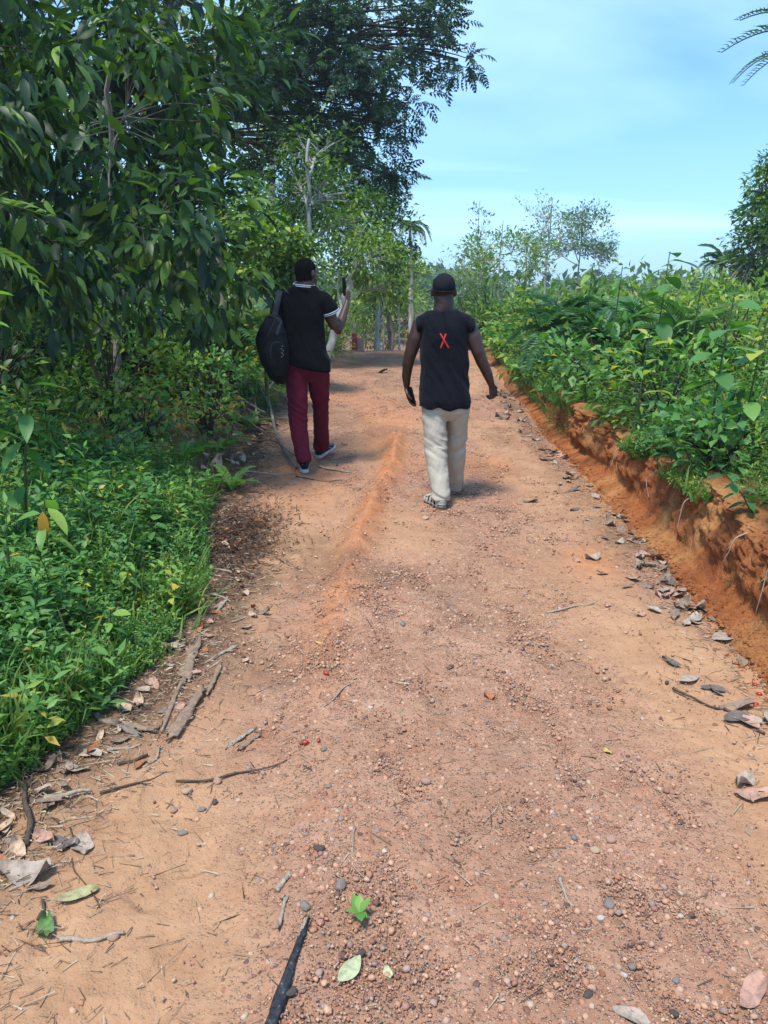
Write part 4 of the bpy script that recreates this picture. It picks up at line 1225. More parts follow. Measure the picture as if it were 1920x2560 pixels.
def cover(name, label, n_w, n_g, region, hfun, mat_w, seed, keep=None, tm=.45, WEEDS=WEEDS_LOW, Hf=H, gl=1.05):
    """ground cover nobody could count: low weeds, plus grass blades, scattered over a region"""
    rng = np.random.default_rng(seed)
    aw, ag = Acc(), Acc()
    x, y = region(rng, n_w)
    hh = hfun(x, y) * np.exp(np.clip(rng.normal(0, .32, len(x)), -.8, .5))
    pos = np.stack([x, y, Hf(x, y) - .01], 1)
    k = rng.integers(0, len(WEEDS), len(x))
    patch = fbm(x * 1.6, y * 1.6, o=3, s=seed)
    k = np.where(patch > .12, k % 4, 4 + k % 4)
    for q in range(len(WEEDS)):
        m = k == q
        if not m.any(): continue
        a = rng.uniform(0, 6.28, m.sum()); tl = rng.normal(0, .28, (m.sum(), 2))
        scatter(aw, WEEDS[q], pos[m], np.stack([np.cos(a), np.sin(a), 0 * a], 1), np.stack([tl[:, 0], tl[:, 1], np.ones(m.sum())], 1),
                hh[m], np.clip(tm + .22 * patch[m] + rng.normal(0, .17, m.sum()), 0, 1), True)
    o = tag(link(name, aw.mesh(name), mat_w), label, kind='stuff')
    x, y = region(rng, n_g)
    pos = np.stack([x, y, Hf(x, y) - .01], 1)
    hh = hfun(x, y) * rng.uniform(.5, 1.5, len(x)) * gl
    pg = fbm(x * 1.1, y * 1.1, o=3, s=seed + 5)
    kp = (pg + rng.normal(0, .22, len(x))) > -.05
    pos, hh = pos[kp], hh[kp]; k = rng.integers(0, 3, len(pos))
    for q in range(3):
        m = k == q
        a = rng.uniform(0, 6.28, m.sum()); tl = rng.normal(0, .35, (m.sum(), 2))
        s3 = np.stack([np.full(m.sum(), .45), hh[m], hh[m]], 1)
        scatter(ag, BLADES[q], pos[m], np.stack([np.cos(a), np.sin(a), 0 * a], 1), np.stack([tl[:, 0], tl[:, 1], np.ones(m.sum())], 1), s3, np.clip(rng.normal(.45, .22, m.sum()), 0, 1), True)
    return o, tag(link('grass', ag.mesh('grass'), M_GRASS), label.replace('weeds', 'grass blades'), kind='stuff')

def reg_left(y0, y1, wd):
    def f(rng, n):
        y = np.exp(rng.uniform(math.log(y0), math.log(y1), n)); x = xl(y) + .04 - (rng.uniform(0, 1, n) ** 1.35) * (wd * (.5 + .09 * y)); return x, y
    return f
def reg_right(y0, y1, wd):
    def f(rng, n):
        y = np.exp(rng.uniform(math.log(y0), math.log(y1), n)); x = xb(y) + .15 - .05 * sstep(7, 9, y) + (rng.uniform(0, 1, n) ** 1.3) * (wd * (.35 + .1 * y)); return x, y
    return f
def hl_(x, y):
    d = xl(y) - x
    return (.065 + .12 * sstep(0, .5, d) + .08 * sstep(.6, 2, d)) * (.7 + .7 * vnoise(x * 1.7, y * 1.7, 0, 200)) * (1 + .5 * sstep(7, 9, y)) * (1 - .75 * sstep(5.9, 6.5, y) * (1 - sstep(9.0, 10, y)) * sstep(2.0, 1.2, d))
def hr_(x, y):
    d = x - xb(y)
    return (.08 + .15 * sstep(.1, .8, d) + .12 * sstep(.8, 2.2, d) + .12 * sstep(6, 9, y)) * (.65 + .8 * vnoise(x * 1.3, y * 1.3, 0, 201)) * (1 + .3 * sstep(8, 14, y))
cover('ground_cover', 'low leafy green weeds carpeting the verge on the left of the road', 22000, 17000, reg_left(1.1, 22, 3.4), hl_, M_WEED, 301, tm=.52)
cover('ground_cover', 'scattered taller weeds with pointed leaves standing above the left carpet', 1500, 5000, reg_left(1.9, 14, 3.2), lambda x, y: hl_(x, y) * 1.7, M_WEED, 304, tm=.62, WEEDS=WEEDS_TALL)
def reg_lip(rng, n):
    y = np.exp(rng.uniform(math.log(1.0), math.log(18), n)); x = xb(y) + .06 - .03 * sstep(8, 10, y) + np.abs(rng.normal(0, .16, n)); return x, y
def Hlip(x, y): return np.maximum(H(x, y), zr(y) + hb(y) * (1 - .5 * sstep(.06, -.1, x - xb(y))))
def reg_lip2(rng, n):
    x, y = reg_lip(rng, n); k = vnoise(y * 1.9, x * 1.2, 0, 212) + .3 * sstep(8.5, 10, y) > .47 + .25 * np.exp(-((y - 7.6) / .5) ** 2); return x[k], y[k]
cover('ground_cover', 'leafy weeds and grass hanging over the lip of the clay bank in clumps', 3600, 7000, reg_lip2, lambda x, y: (.13 + .03 * sstep(8, 11, y)) * (.35 + 1.4 * vnoise(x * 2.5, y * 2.5, 0, 210) ** 1.5), M_WEED, 303, tm=.58, Hf=Hlip, WEEDS=WEEDS_TALL[:4] + WEEDS_LOW[:4], gl=1.5)
cover('ground_cover', 'tangled leafy green weeds growing over the top of the clay bank', 14500, 52000, reg_right(1.1, 30, 5.0), hr_, M_WEED, 302, tm=.52, WEEDS=WEEDS_TALL, gl=1.45)
cover('ground_cover', 'pale narrow leaved weeds mixed through the growth on the right bank', 8500, 300, reg_right(2.2, 30, 5.0), lambda x, y: hr_(x, y) * (.5 + 1.0 * vnoise(x * .9, y * .9, 0, 230)), M_YELLOW, 305, tm=.42, WEEDS=[weed_tpl(50 + k, 9 + k % 4, .17 + .03 * (k % 3), LEAF_NARROW, .3, .5) for k in range(8)])

# ---- individual plants
def leafy_plant(name, label, cat, group, base, h, n, L, tpl, mat_l, seed, lean=(0, 0), tmean=.6, droop=.4, top=.45, stem=.008, tvar=.12):
    """an upright stem with single big leaves spiralling up its upper part"""
    rng = np.random.default_rng(seed); base = np.asarray(base, float)
    root = empty(name, base, label, cat, group)
    t = np.linspace(0, 1, 9)
    st = np.stack([lean[0] * t ** 1.5, lean[1] * t ** 1.5, h * t], 1)
    w_ = Acc(); w_.add(*tube(st, np.linspace(stem, stem * .5, 9), 6)); lv = Acc()
    for k in range(n):
        f = top + (1 - top) * (k + .6) / n
        p = V3(*[np.interp(f, t, st[:, q]) for q in range(3)]); a = k * 2.4 + rng.uniform(-.35, .35)
        e = .40 * (f - .5) * 2 - droop * rng.uniform(.2, 1)
        ax = V3(math.cos(a), math.sin(a), e)
        q = p + nrmz(V3(math.cos(a), math.sin(a), .5)) * L * .16
        w_.add(*tube(np.array([p, (p + q) / 2 + V3(0, 0, .004), q]), stem * .3, 4))
        scatter(lv, tpl, q, ax, V3(-ax[0] * e, -ax[1] * e, 1) + rng.normal(0, .22, 3), L * rng.uniform(.75, 1.15), np.clip(tmean + rng.normal(0, tvar), 0, 1))
    link('stem', w_.mesh('stem'), M_STEM, root); link('leaves', lv.mesh('leaves'), mat_l, root)
    return root

def bush(name, label, cat, group, base, r, h, n, per, size, tpl, mat_l, bm, seed, tmean=.5, droop=.3, flat=.8, tvar=.2):
    rng = np.random.default_rng(seed); base = np.asarray(base, float)
    root = empty(name, base, label, cat, group)
    w_, lv = Acc(), Acc()
    cen = sample_blob((0, 0, h * .55), (r, r, h * .5), n, rng, .3)
    for q in cen:
        b = V3(*rng.normal(0, .06 * r, 2), 0); m = b * .5 + q * .5 + V3(0, 0, .2 * h) - V3(q[0], q[1], 0) * .2
        w_.add(*tube(bez(b, m, q, 7), np.linspace(.014, .004, 7) * (.5 + h * .5), 4))
    leaf_cloud(lv, tpl, cen, .30 * r + .06, per, size, V3(0, 0, h * .25), droop, 1.0, rng, tmean, tvar, flat)
    link('stem', w_.mesh('stem'), bm, root); link('leaves', lv.mesh('leaves'), mat_l, root)
    return root

def fern(label, base, n, L, seed, group='ferns in the verge', name='fern', tpls=FERN, mat_l=M_WEED, up=.8, tmean=.62, cat='fern'):
    rng = np.random.default_rng(seed); lv = Acc()
    rosette(lv, tpls, (0, 0, 0), n, L, up, 1.0, rng, tmean)
    o = link(name, lv.mesh(name), mat_l, loc=base)
    return tag(o, label, cat, group)

def palm(name, label, cat, group, base, th, tr, n, L, tpls, seed, up=.8, bm=M_BARKB, mat_l=M_PALM, lean=(0, 0), tmean=.45):
    rng = np.random.default_rng(seed); base = np.asarray(base, float)
    root = empty(name, base, label, cat, group)
    if th > 0:
        t = np.linspace(0, 1, 12); w_ = Acc()
        w_.add(*tube(np.stack([lean[0] * t ** 2, lean[1] * t ** 2, th * t], 1), np.linspace(tr * 1.15, tr * .85, 12), 9)); link('trunk', w_.mesh('trunk'), bm, root)
    lv = Acc()
    for k in range(n):
        a = 2 * math.pi * (k * .618 + rng.uniform(-.05, .05)); e = up * (1.7 * (k / n) ** 1.0 - .25) + rng.normal(0, .1)
        ax = V3(math.cos(a), math.sin(a), e); nn = V3(-math.cos(a) * e, -math.sin(a) * e, 1) + rng.normal(0, .12, 3)
        scatter(lv, tpls[k % len(tpls)], V3(lean[0], lean[1], th - .02), ax, nn, L * rng.uniform(.8, 1.1), np.clip(tmean + rng.normal(0, .12), 0, 1))
    link('fronds', lv.mesh('fronds'), mat_l, root)
    return root

def fitx(dx, dy, Y, off=.5):
    # step back until the plant's foot is clear of the bank's lip
    while PD(dx, dy, Y)[0] < float(xb(Y)) + off and Y < 22: Y += .25
    return Y
def gz(x, y): return V3(x, y, float(H(x, y)))

# ================= left: the big-leaved trees hanging over the verge
gB = 'big leaved trees hanging over the left verge'
b = gz(-2.75, 8.0)
tree('broadleaf_tree', 'big leaved tree with a thin pale trunk, its boughs reaching the road edge', 'tree', gB, b, [b, b + V3(.05, -.05, 1.2), b + V3(.25, -.4, 2.4), b + V3(.5, -.9, 3.4)], .045,
     [((-1.95, 6.4, 3.0), (.85, .9, .85), 34, .28, 20), ((-1.62, 6.2, 2.3), (.55, .7, .6), 28, .25, 18), ((-1.35, 6.3, 1.85), (.33, .5, .42), 16, .20, 15), ((-2.3, 6.6, 2.0), (.7, .8, .6), 24, .27, 17), ((-1.75, 6.6, 3.9), (.7, .8, .7), 22, .28, 18)],
     LEAF_BIG, M_BIGLEAF, M_BARKP, .155, .7, .013, .50, .32, 1, nlimb=.6)
b = gz(-3.3, 6.2)
tree('broadleaf_tree', 'dark big leaved tree filling the upper left corner, lance shaped leaves hanging down', 'tree', gB, b, [b, b + V3(.0, -.1, 1.3), b + V3(.25, -.5, 2.6), b + V3(.6, -.8, 3.6)], .07,
     [((-2.55, 5.1, 3.1), (.75, .8, .75), 34, .27, 21), ((-2.35, 5.0, 2.3), (.6, .7, .55), 28, .25, 18), ((-3.1, 5.4, 2.4), (.7, .8, .9), 28, .27, 18), ((-2.7, 5.3, 4.0), (.9, .9, .6), 24, .3, 18), ((-2.3, 5.6, 1.75), (.6, .6, .35), 18, .22, 14)],
     LEAF_LONGB, M_BIGLEAF, M_BARKD, .16, .95, .016, .40, .30, 2, nlimb=.5)
b = gz(-4.6, 8.8)
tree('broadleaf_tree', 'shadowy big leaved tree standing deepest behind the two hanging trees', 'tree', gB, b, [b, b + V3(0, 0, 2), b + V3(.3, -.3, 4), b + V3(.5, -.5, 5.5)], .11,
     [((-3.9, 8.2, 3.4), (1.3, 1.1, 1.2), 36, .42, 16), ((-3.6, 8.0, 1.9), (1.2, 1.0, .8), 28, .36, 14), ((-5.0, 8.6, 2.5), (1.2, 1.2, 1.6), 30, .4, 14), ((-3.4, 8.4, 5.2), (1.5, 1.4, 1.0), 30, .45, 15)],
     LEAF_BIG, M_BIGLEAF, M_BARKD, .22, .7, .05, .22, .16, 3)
# nearest sapling at the left frame edge
leafy_plant('sapling', 'bright green leafy sapling at the left edge, nearest of the roadside saplings', 'sapling', None, gz(-1.98, 3.75), 1.42, 26, .135, LEAF_OVAL, M_WEED, 11, (.12, -.1), .66, .35, .28, .010)
leafy_plant('sapling', 'drooping sapling with long blue green leaves at the left edge, below the bright sapling', 'sapling', None, gz(-1.92, 3.95), .95, 14, .17, LEAF_BIG, M_WEED, 12, (.18, -.15), .28, .8, .3, .009)
lv = Acc(); rosette(lv, [blade(.05, .75, 6)], (0, 0, 0), 9, 1.0, 1.4, .5, np.random.default_rng(4), .7)
palm('ginger_plant', 'strap leaved plant with arching yellow green blades at the left edge under the big tree', 'plant', None, gz(-2.45, 4.3), 1.55, .016, 9, .6, [frond_tpl(14, .22, .045, .9, .1, .3, seed=31)], 7, 1.1, M_STEM, M_YELLOW, (.1, 0), .35)

# ================= the tall canopy tree leaning over the road
b = gz(-6.3, 20.2)
def pin_leaf(seed):
    return frond_tpl(6, .30, .12, .4, .02, .30, seed=seed)
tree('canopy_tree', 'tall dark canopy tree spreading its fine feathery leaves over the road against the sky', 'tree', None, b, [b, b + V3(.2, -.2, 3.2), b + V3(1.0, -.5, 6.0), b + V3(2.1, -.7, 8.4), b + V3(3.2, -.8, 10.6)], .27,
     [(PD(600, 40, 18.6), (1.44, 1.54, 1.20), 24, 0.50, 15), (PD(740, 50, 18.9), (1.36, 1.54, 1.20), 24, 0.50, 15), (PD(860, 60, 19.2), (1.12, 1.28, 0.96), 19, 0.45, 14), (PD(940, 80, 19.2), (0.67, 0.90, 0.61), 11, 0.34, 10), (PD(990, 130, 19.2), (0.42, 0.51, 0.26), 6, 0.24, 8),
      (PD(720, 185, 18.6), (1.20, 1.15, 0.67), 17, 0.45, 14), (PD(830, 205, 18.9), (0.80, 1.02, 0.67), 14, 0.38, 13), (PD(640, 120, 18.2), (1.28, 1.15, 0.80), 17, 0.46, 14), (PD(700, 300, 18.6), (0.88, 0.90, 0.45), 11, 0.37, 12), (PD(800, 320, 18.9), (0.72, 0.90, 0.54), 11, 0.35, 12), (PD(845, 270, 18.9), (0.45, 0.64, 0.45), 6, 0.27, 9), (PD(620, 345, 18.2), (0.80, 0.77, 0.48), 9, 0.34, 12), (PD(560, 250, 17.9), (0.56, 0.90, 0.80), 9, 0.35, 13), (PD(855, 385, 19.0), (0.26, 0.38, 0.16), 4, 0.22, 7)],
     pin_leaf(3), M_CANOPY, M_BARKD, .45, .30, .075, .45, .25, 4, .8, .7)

# ================= forest behind, left of the road
gF = 'forest trees beyond the bend on the left'
def ftree(name, label, dx, dy0, dy1, Y, r, blobs, tpl, lm, bm, size, seed, droop=.3, lean=None, tmean=.5, group=gF, limb=.03, tvar=.25, cat='tree'):
    blobs = [(a, b_, c_, d_, e_, int(f_ * 1.5), int(g_ * 1.0)) if 0 else (a, b_, c_, d_, int(e_ * 1.35), f_, int(g_ * 1.7)) for (a, b_, c_, d_, e_, f_, g_) in blobs]; size *= 1.12
    top = PD(dx if lean is None else lean, dy0, Y); x0 = PD(dx, dy1, Y)[0]; b = gz(x0, Y)
    return tree(name, label, cat, group, b, [b, b + (top - b) * V3(.35, .35, .35), b + (top - b) * V3(.7, .7, .7), top], r,
                [(PD(px, py, Y + dy), rr, n, rc, per) for (px, py, dy, rr, n, rc, per) in blobs], tpl, lm, bm, size, droop, limb, tmean, tvar, seed)
ftree('forest_tree', 'straight white trunked tree seen through the gap under the dark canopy', 584, 120, 640, 24, .14, [(560, 60, 0, (2.2, 2, 1.2), 30, .6, 20), (540, 330, 1, (.9, .9, .8), 12, .4, 18), (640, 230, 2, (1.1, 1, .8), 18, .45, 16)], LEAF_LO, M_YELLOW, M_BARKW, .17, 21, tmean=.62)
ftree('forest_tree', 'pale slim tree with forking limbs rising behind the head of the backpacker', 655, 300, 640, 16, .07, [(700, 420, .5, (.9, .9, .5), 20, .34, 22), (640, 400, .8, (.7, .8, .7), 16, .34, 20), (780, 470, 1, (.7, .8, .5), 18, .32, 22), (690, 330, 1, (.9, .8, .5), 14, .36, 18)], LEAF_LO, M_MID, M_BARKW, .12, 22, lean=668, tmean=.28, limb=.042)
ftree('forest_tree', 'leafy tree with a pale trunk leaning right beside the raised phone', 700, 545, 660, 15, .085, [(800, 560, .4, (.75, .9, .38), 26, .30, 26), (760, 500, 1, (.7, .9, .4), 18, .3, 24), (830, 620, .8, (.6, .8, .25), 16, .26, 22), (740, 600, 1.5, (.5, .7, .4), 14, .28, 20)], LEAF_LO, M_YELLOW, M_BARKW, .11, 23, lean=775, tmean=.38, limb=.03)
ftree('forest_tree', 'dense green tree crown rising above the far end of the road, left of the palm', 815, 420, 700, 21, .065, [(800, 430, 0, (1.0, 1.1, .7), 30, .4, 24), (845, 500, .5, (.7, .9, .7), 24, .36, 24), (760, 380, 1, (1.1, 1, .7), 24, .4, 22), (850, 560, 1, (.5, .8, .4), 14, .3, 20)], LEAF_LO, M_MID, M_BARKW, .13, 24, tmean=.25, limb=.045)
ftree('forest_tree', 'bright yellow green bushy tree between the big leaved tree and the backpacker', 575, 500, 700, 11.5, .05, [(590, 520, 0, (.5, .6, .32), 22, .24, 24), (640, 560, .2, (.42, .5, .3), 18, .22, 24), (560, 590, .2, (.5, .6, .3), 20, .24, 24), (545, 470, .4, (.35, .5, .35), 14, .22, 22), (600, 630, .2, (.5, .5, .22), 18, .2, 22)], LEAF_WIDE, M_MID, M_BARKD, .085, 25, tmean=.58, limb=.015)
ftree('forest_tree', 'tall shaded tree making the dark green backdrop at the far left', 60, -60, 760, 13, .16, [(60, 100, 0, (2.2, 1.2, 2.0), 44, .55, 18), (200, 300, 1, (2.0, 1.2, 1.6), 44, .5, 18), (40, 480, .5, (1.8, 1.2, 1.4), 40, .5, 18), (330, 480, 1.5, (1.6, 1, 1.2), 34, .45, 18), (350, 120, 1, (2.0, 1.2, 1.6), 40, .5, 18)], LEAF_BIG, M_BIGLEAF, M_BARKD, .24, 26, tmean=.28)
ftree('forest_tree', 'olive leaved tree with pale limbs filling the gap left of the white trunk', 470, 100, 700, 19, .13, [(470, 200, 0, (1.8, 1.5, 1.6), 40, .55, 18), (420, 420, 1, (1.8, 1.4, 1.2), 36, .5, 18), (520, 520, 1, (1.5, 1.2, .8), 30, .45, 18), (300, 330, 2, (2, 1.5, 1.5), 30, .55, 18)], LEAF_LO, M_MID, M_BARKP, .18, 27, tmean=.42)
ftree('forest_tree', 'blue green tree standing back between the two pale trunks', 625, 380, 690, 26, .13, [(625, 440, 0, (1.6, 1.5, 1.3), 36, .55, 22), (600, 560, 0, (1.6, 1.4, 1.0), 30, .5, 20), (700, 470, 2, (1.6, 1.4, 1.2), 30, .5, 20), (690, 300, 2, (1.8, 1.4, 1.6), 26, .6, 18)], LEAF_LO, M_BLUE, M_BARKP, .17, 28, tmean=.35)
ftree('forest_tree', 'light green tree beyond the crest, low crown over the thin trunks', 845, 600, 760, 34, .10, [(815, 655, 0, (1.3, 1.4, .7), 26, .5, 22), (870, 640, 1, (1.2, 1.3, .8), 26, .5, 20), (760, 660, 2, (1.6, 1.3, .9), 30, .5, 20), (900, 700, 2, (1.2, 1.2, .8), 24, .5, 20), (800, 720, 3, (1.8, 1.3, .6), 26, .5, 20)], LEAF_LO, M_YELLOW, M_BARKP, .19, 29, tmean=.5)
for k, (dx, dt, Y, r, lab) in enumerate(((829, 640, 30, .05, 'slim pale pole tree at the road end, left of the three'), (842, 590, 30, .085, 'thickest brown pole tree at the road end, middle of the three'), (862, 610, 31, .045, 'slim pale pole tree at the road end, right of the three'), (887, 470, 28, .075, 'tall white pole tree standing alone left of the capped head'))):
    ftree('pole_tree', lab, dx, dt, 800, Y, r, [(dx + 6, dt + 10, .3, (.7, .7, .5), 10, .35, 16), (dx - 12, dt + 30, .6, (.6, .6, .4), 8, .3, 14)] if k != 3 else [(dx - 8, dt + 95, .3, (.5, .6, .5), 10, .3, 14), (dx + 12, dt + 120, .3, (.45, .6, .4), 9, .3, 14)], LEAF_LO, M_YELLOW if k else M_MID, M_BARKB if k == 1 else M_BARKW, .15, 40 + k, lean=dx - 3 + k, group='pole trees past the crest', limb=.02)
b = gz(PD(893, 600, 26)[0], 26.0)
palm('palm_tree', 'slender palm with limp drooping fronds at the right end of the forest edge', 'palm', None, b, PD(890, 500, 26)[2] - b[2], .04, 10, .75, [frond_tpl(30, .35, .03, 2.0, .0, .8, seed=52)], 51, .35, M_BARKP, M_BLUE, (PD(886, 480, 26)[0] - b[0], 0), .45)

# far wood: reads as one mass
rng = np.random.default_rng(77); acc = Acc()
nf = 620
xf = rng.uniform(-95, 120, nf); yf = rng.uniform(75, 150, nf)
hf = (7.4 + 2.2 * vnoise(xf * .05, yf * .05, 0, 91)) * np.where(xf > 12, .72, 1) * (1 + .5 * sstep(-8, -30, xf)) 
cen = np.stack([xf, yf, hf * .62], 1)
for q, s_ in ((.9, 1.0), (.55, 1.0)):
    leaf_cloud(acc, LEAF_WIDE, cen * V3(1, 1, q), 2.6, 46, 1.15, V3(20, 110, -12), .15, 1.0, rng, .38, .22, .8)
tag(link('far_wood', acc.mesh('far_wood'), M_BLUE), 'distant pale green wood closing the valley beyond the road', 'wood', kind='stuff')

# ================= left: shrubs, palms and ferns under the trees
gS = 'shrubs along the left forest edge'
bush('shrub', 'bright shrub with yellow green leaves behind the backpack', 'shrub', gS, gz(-1.95, 9.6), .55, 1.25, 26, 26, .095, LEAF_WIDE, M_MID, M_BARKD, 61, .78, .35)
bush('shrub', 'mid green shrub crowding the foot of the thin pale trunk', 'shrub', gS, gz(-2.6, 7.3), .6, 1.0, 26, 22, .10, LEAF_LO, M_MID, M_BARKD, 62, .5, .35)
bush('shrub', 'low shrub with blue green leaves beside the fallen branch', 'shrub', gS, gz(-1.85, 8.3), .42, .72, 20, 22, .085, LEAF_WIDE, M_WEED, M_BARKD, 63, .45, .35)
bush('shrub', 'dark shaded shrub low at the left edge behind the log', 'shrub', gS, gz(-3.7, 7.3), .8, 1.15, 30, 20, .12, LEAF_BIG, M_BIGLEAF, M_BARKD, 64, .5, .5)
bush('shrub', 'dense shrub spilling onto the road beyond the backpacker', 'shrub', gS, gz(-1.75, 12.2), .75, 1.5, 34, 26, .10, LEAF_LO, M_MID, M_BARKD, 65, .68, .35)
bush('shrub', 'grassy yellow green shrub under the raised elbow at the road edge', 'shrub', gS, gz(-1.25, 15.5), .6, .95, 30, 30, .13, LEAF_NARROW, M_YELLOW, M_BARKD, 66, .55, -.3)
bush('shrub', 'rounded shrub at the crest where the left road edge disappears', 'shrub', gS, gz(-1.9, 19), .9, 1.5, 34, 26, .13, LEAF_LO, M_YELLOW, M_BARKD, 67, .5, .2)
bush('shrub', 'broad leaved shrub in deep shade between the two big leaved trees', 'shrub', gS, gz(-3.0, 9.4), .9, 1.7, 34, 20, .12, LEAF_WIDE, M_MID, M_BARKD, 68, .4, .4)
bush('shrub', 'tall thin shrub in shade at the far left behind the bright sapling', 'shrub', gS, gz(-4.6, 9.8), 1.0, 2.0, 36, 20, .14, LEAF_BIG, M_BIGLEAF, M_BARKD, 69, .45, .5)
bush('shrub', 'light green low shrub filling the verge left of the split branch', 'shrub', gS, gz(-2.15, 6.9), .42, .55, 22, 24, .075, LEAF_WIDE, M_WEED, M_BARKD, 71, .62, .35)
bush('shrub', 'small yellow green shrub at the verge edge behind the fallen trunk', 'shrub', gS, gz(-1.75, 7.6), .32, .5, 18, 24, .07, LEAF_LO, M_WEED, M_BARKD, 72, .72, .35)
bush('shrub', 'loose shrub below the young palms left of the backpack', 'shrub', gS, gz(-2.25, 8.9), .5, .9, 24, 24, .085, LEAF_LO, M_MID, M_BARKD, 73, .75, .35)
def reg_edge(rng, n):
    y = np.exp(rng.uniform(math.log(1.2), math.log(6), n)); x = xl(y) - .10 + rng.normal(0, .06, n) + .09 * fbm(y * 3.1, 0 * y, o=2, s=231); return x, y
cover('ground_cover', 'loose weeds and grass tufts straggling out over the litter on the left', 700, 3600, reg_edge, lambda x, y: .07 + .16 * vnoise(x * 3, y * 3, 0, 232) ** 1.5, M_WEED, 306, tm=.62, gl=1.4)
gE = 'small broad leaved plants among the left weeds'
for k, (px, py, h, n, L, tm, lab) in enumerate(((60, 1420, .24, 7, .10, .72, 'pale green plant at the left edge low in the weeds'), (150, 1360, .26, 8, .09, .45, 'blue green plant below the yellow orange leaf'), (270, 1290, .22, 7, .09, .66, 'bright plant in the weeds right of the yellow orange leaf'), (330, 1200, .22, 7, .10, .5, 'plant with drooping leaves near the right edge of the weeds'), (90, 1550, .18, 7, .085, .6, 'plant nearest the straw at the lower left'), (240, 1400, .2, 7, .08, .75, 'yellowish plant near the edge of the weeds above the bark'), (140, 1060, .4, 9, .13, .6, 'tall plant with oval leaves left of the short grey log'), (430, 930, .3, 7, .13, .62, 'plant with oval leaves in front of the long dark trunk'), (180, 930, .45, 9, .15, .4, 'dark leaved plant at the left end of the long trunk'))):
    leafy_plant('seedling', lab, 'seedling', gE, GD(px, py), h, n, L, LEAF_OVAL if k % 2 else LEAF_BIG, M_WEED, 240 + k, (.03, -.04), tm, .45, .45, .005)
gP = 'young palms under the forest edge'
for k, (dx, dy, Y, n, L, lab) in enumerate(((505, 690, 9.4, 11, .75, 'young palm with stiff bright fronds left of the backpack'), (570, 680, 10.2, 10, .7, 'young palm half hidden behind the backpack strap'), (420, 700, 9.2, 9, .7, 'young palm in shade right of the thin pale trunk'))):
    x = PD(dx, dy, Y)[0]; b = gz(x, Y)
    palm('young_palm', lab, 'palm', gP, b, max(.1, PD(dx, dy, Y)[2] - b[2] - .25), .025, n, L, FROND, 80 + k, 1.0, M_BARKB, M_PALM, (0, 0), .72)
gV = 'ferns in the left verge'
for k, (px, py, L, lab) in enumerate(((400, 1010, .42, 'largest fern in the left verge, in front of the short log'), (470, 985, .34, 'smaller fern nearer the dead branch in the left verge'), (500, 1060, .3, 'fern at the road edge just above the dark leaf mould'), (330, 1090, .26, 'small fern low in the weeds left of the dark leaf mould'), (250, 1060, .34, 'pale fern between the short log and the left edge'), (420, 1075, .3, 'fern left of the road edge fern'), (300, 1180, .26, 'fern in the middle of the weeds on the left'), (540, 930, .32, 'fern beside the split dead branch'))):
    fern(lab, GD(px, py), 8, L, 90 + k, gV)
gR = 'broad leaved seedlings in the left verge'
sl_ = [(110, 1265, .45, 7, .15, M_WEED, .82, 'bright green seedling with drooping leaves and one yellow orange leaf, low on the left'), (495, 975, .34, 6, .17, M_WEED, .7, 'glossy seedling with long upright leaves left of the dead branch'), (330, 930, .42, 7, .17, M_WEED, .78, 'bright seedling standing in front of the long dark log'), (285, 1125, .30, 7, .17, M_WEED, .35, 'blue green seedling with long leaves in the middle of the weeds'), (60, 1110, .42, 10, .11, M_WEED, .5, 'round leaved seedling at the left edge among the weeds'),
       (200, 1200, .3, 8, .10, M_WEED, .6, 'small seedling right of the one with the yellow orange leaf'), (30, 1330, .34, 8, .12, M_WEED, .5, 'seedling at the left edge below the yellow orange leaf'), (190, 1480, .2, 7, .10, M_WEED, .4, 'blue green seedling nearest the bark pieces on the left'), (395, 1130, .26, 8, .09, M_WEED, .6, 'seedling beside the dark leaf mould at the road edge'), (255, 960, .4, 7, .15, M_WEED, .5, 'seedling with broad leaves left of the short log')]
for k, (px, py, h, n, L, m_, tm, lab) in enumerate(sl_):
    o = leafy_plant('seedling', lab, 'seedling', gR, GD(px, py), h, n, L, LEAF_BIG if k % 2 == 0 else LEAF_OVAL, m_, 110 + k, (.04, -.05), tm, .9 if k == 0 else .45, .5, .006)
    if k == 0:
        lv = Acc(); scatter(lv, LEAF_BIG, V3(.03, -.06, .40), V3(.05, -.3, -1), V3(.1, -1, .3), .14, .5)
        link('yellow_leaf', lv.mesh('yellow_leaf'), leaf_mat('turning_leaf', [(0, (.40, .26, .03)), (1, (.50, .22, .03))], .5, .35), o)['label'] = 'yellow leaf turning orange at its tip'

# ================= right: plants on the bank
gQ = 'young palms on the right bank'
pl = [(1225, 600, 9.5, 13, .95, .40, 'dark young palm standing tallest on the bank right of the capped head'), (1160, 655, 8.6, 10, .7, .42, 'bluish young palm low on the bank beside the right walker\'s shoulder'), (1300, 665, 7.2, 11, .75, .5, 'young palm with bright arched fronds in the middle of the bank'), (1400, 640, 9.0, 10, .8, .62, 'yellowish young palm behind the drooping leaved sapling'), (1240, 700, 7.0, 9, .6, .45, 'small shaded young palm at the front of the bank thicket'), (1480, 660, 8.2, 10, .75, .66, 'young palm left of the big leaved sapling at the right edge'), (1345, 620, 10.5, 10, .8, .5, 'distant young palm peeping over the thicket')]
for k, (dx, dy, Y, n, L, tm, lab) in enumerate(pl):
    Y = fitx(dx, dy, Y); x = PD(dx, dy, Y)[0]; b = gz(x, Y)
    palm('young_palm', lab, 'palm', gQ, b, float(np.clip(PD(dx, dy + 25, Y)[2] - b[2] - .3, .12, .6)), .02, n, L, FROND if k % 2 else FROND_BIG, 130 + k, 1.0, M_BARKB, M_PALM, (0, 0), tm)
gT = 'broad leaved saplings on the right bank'
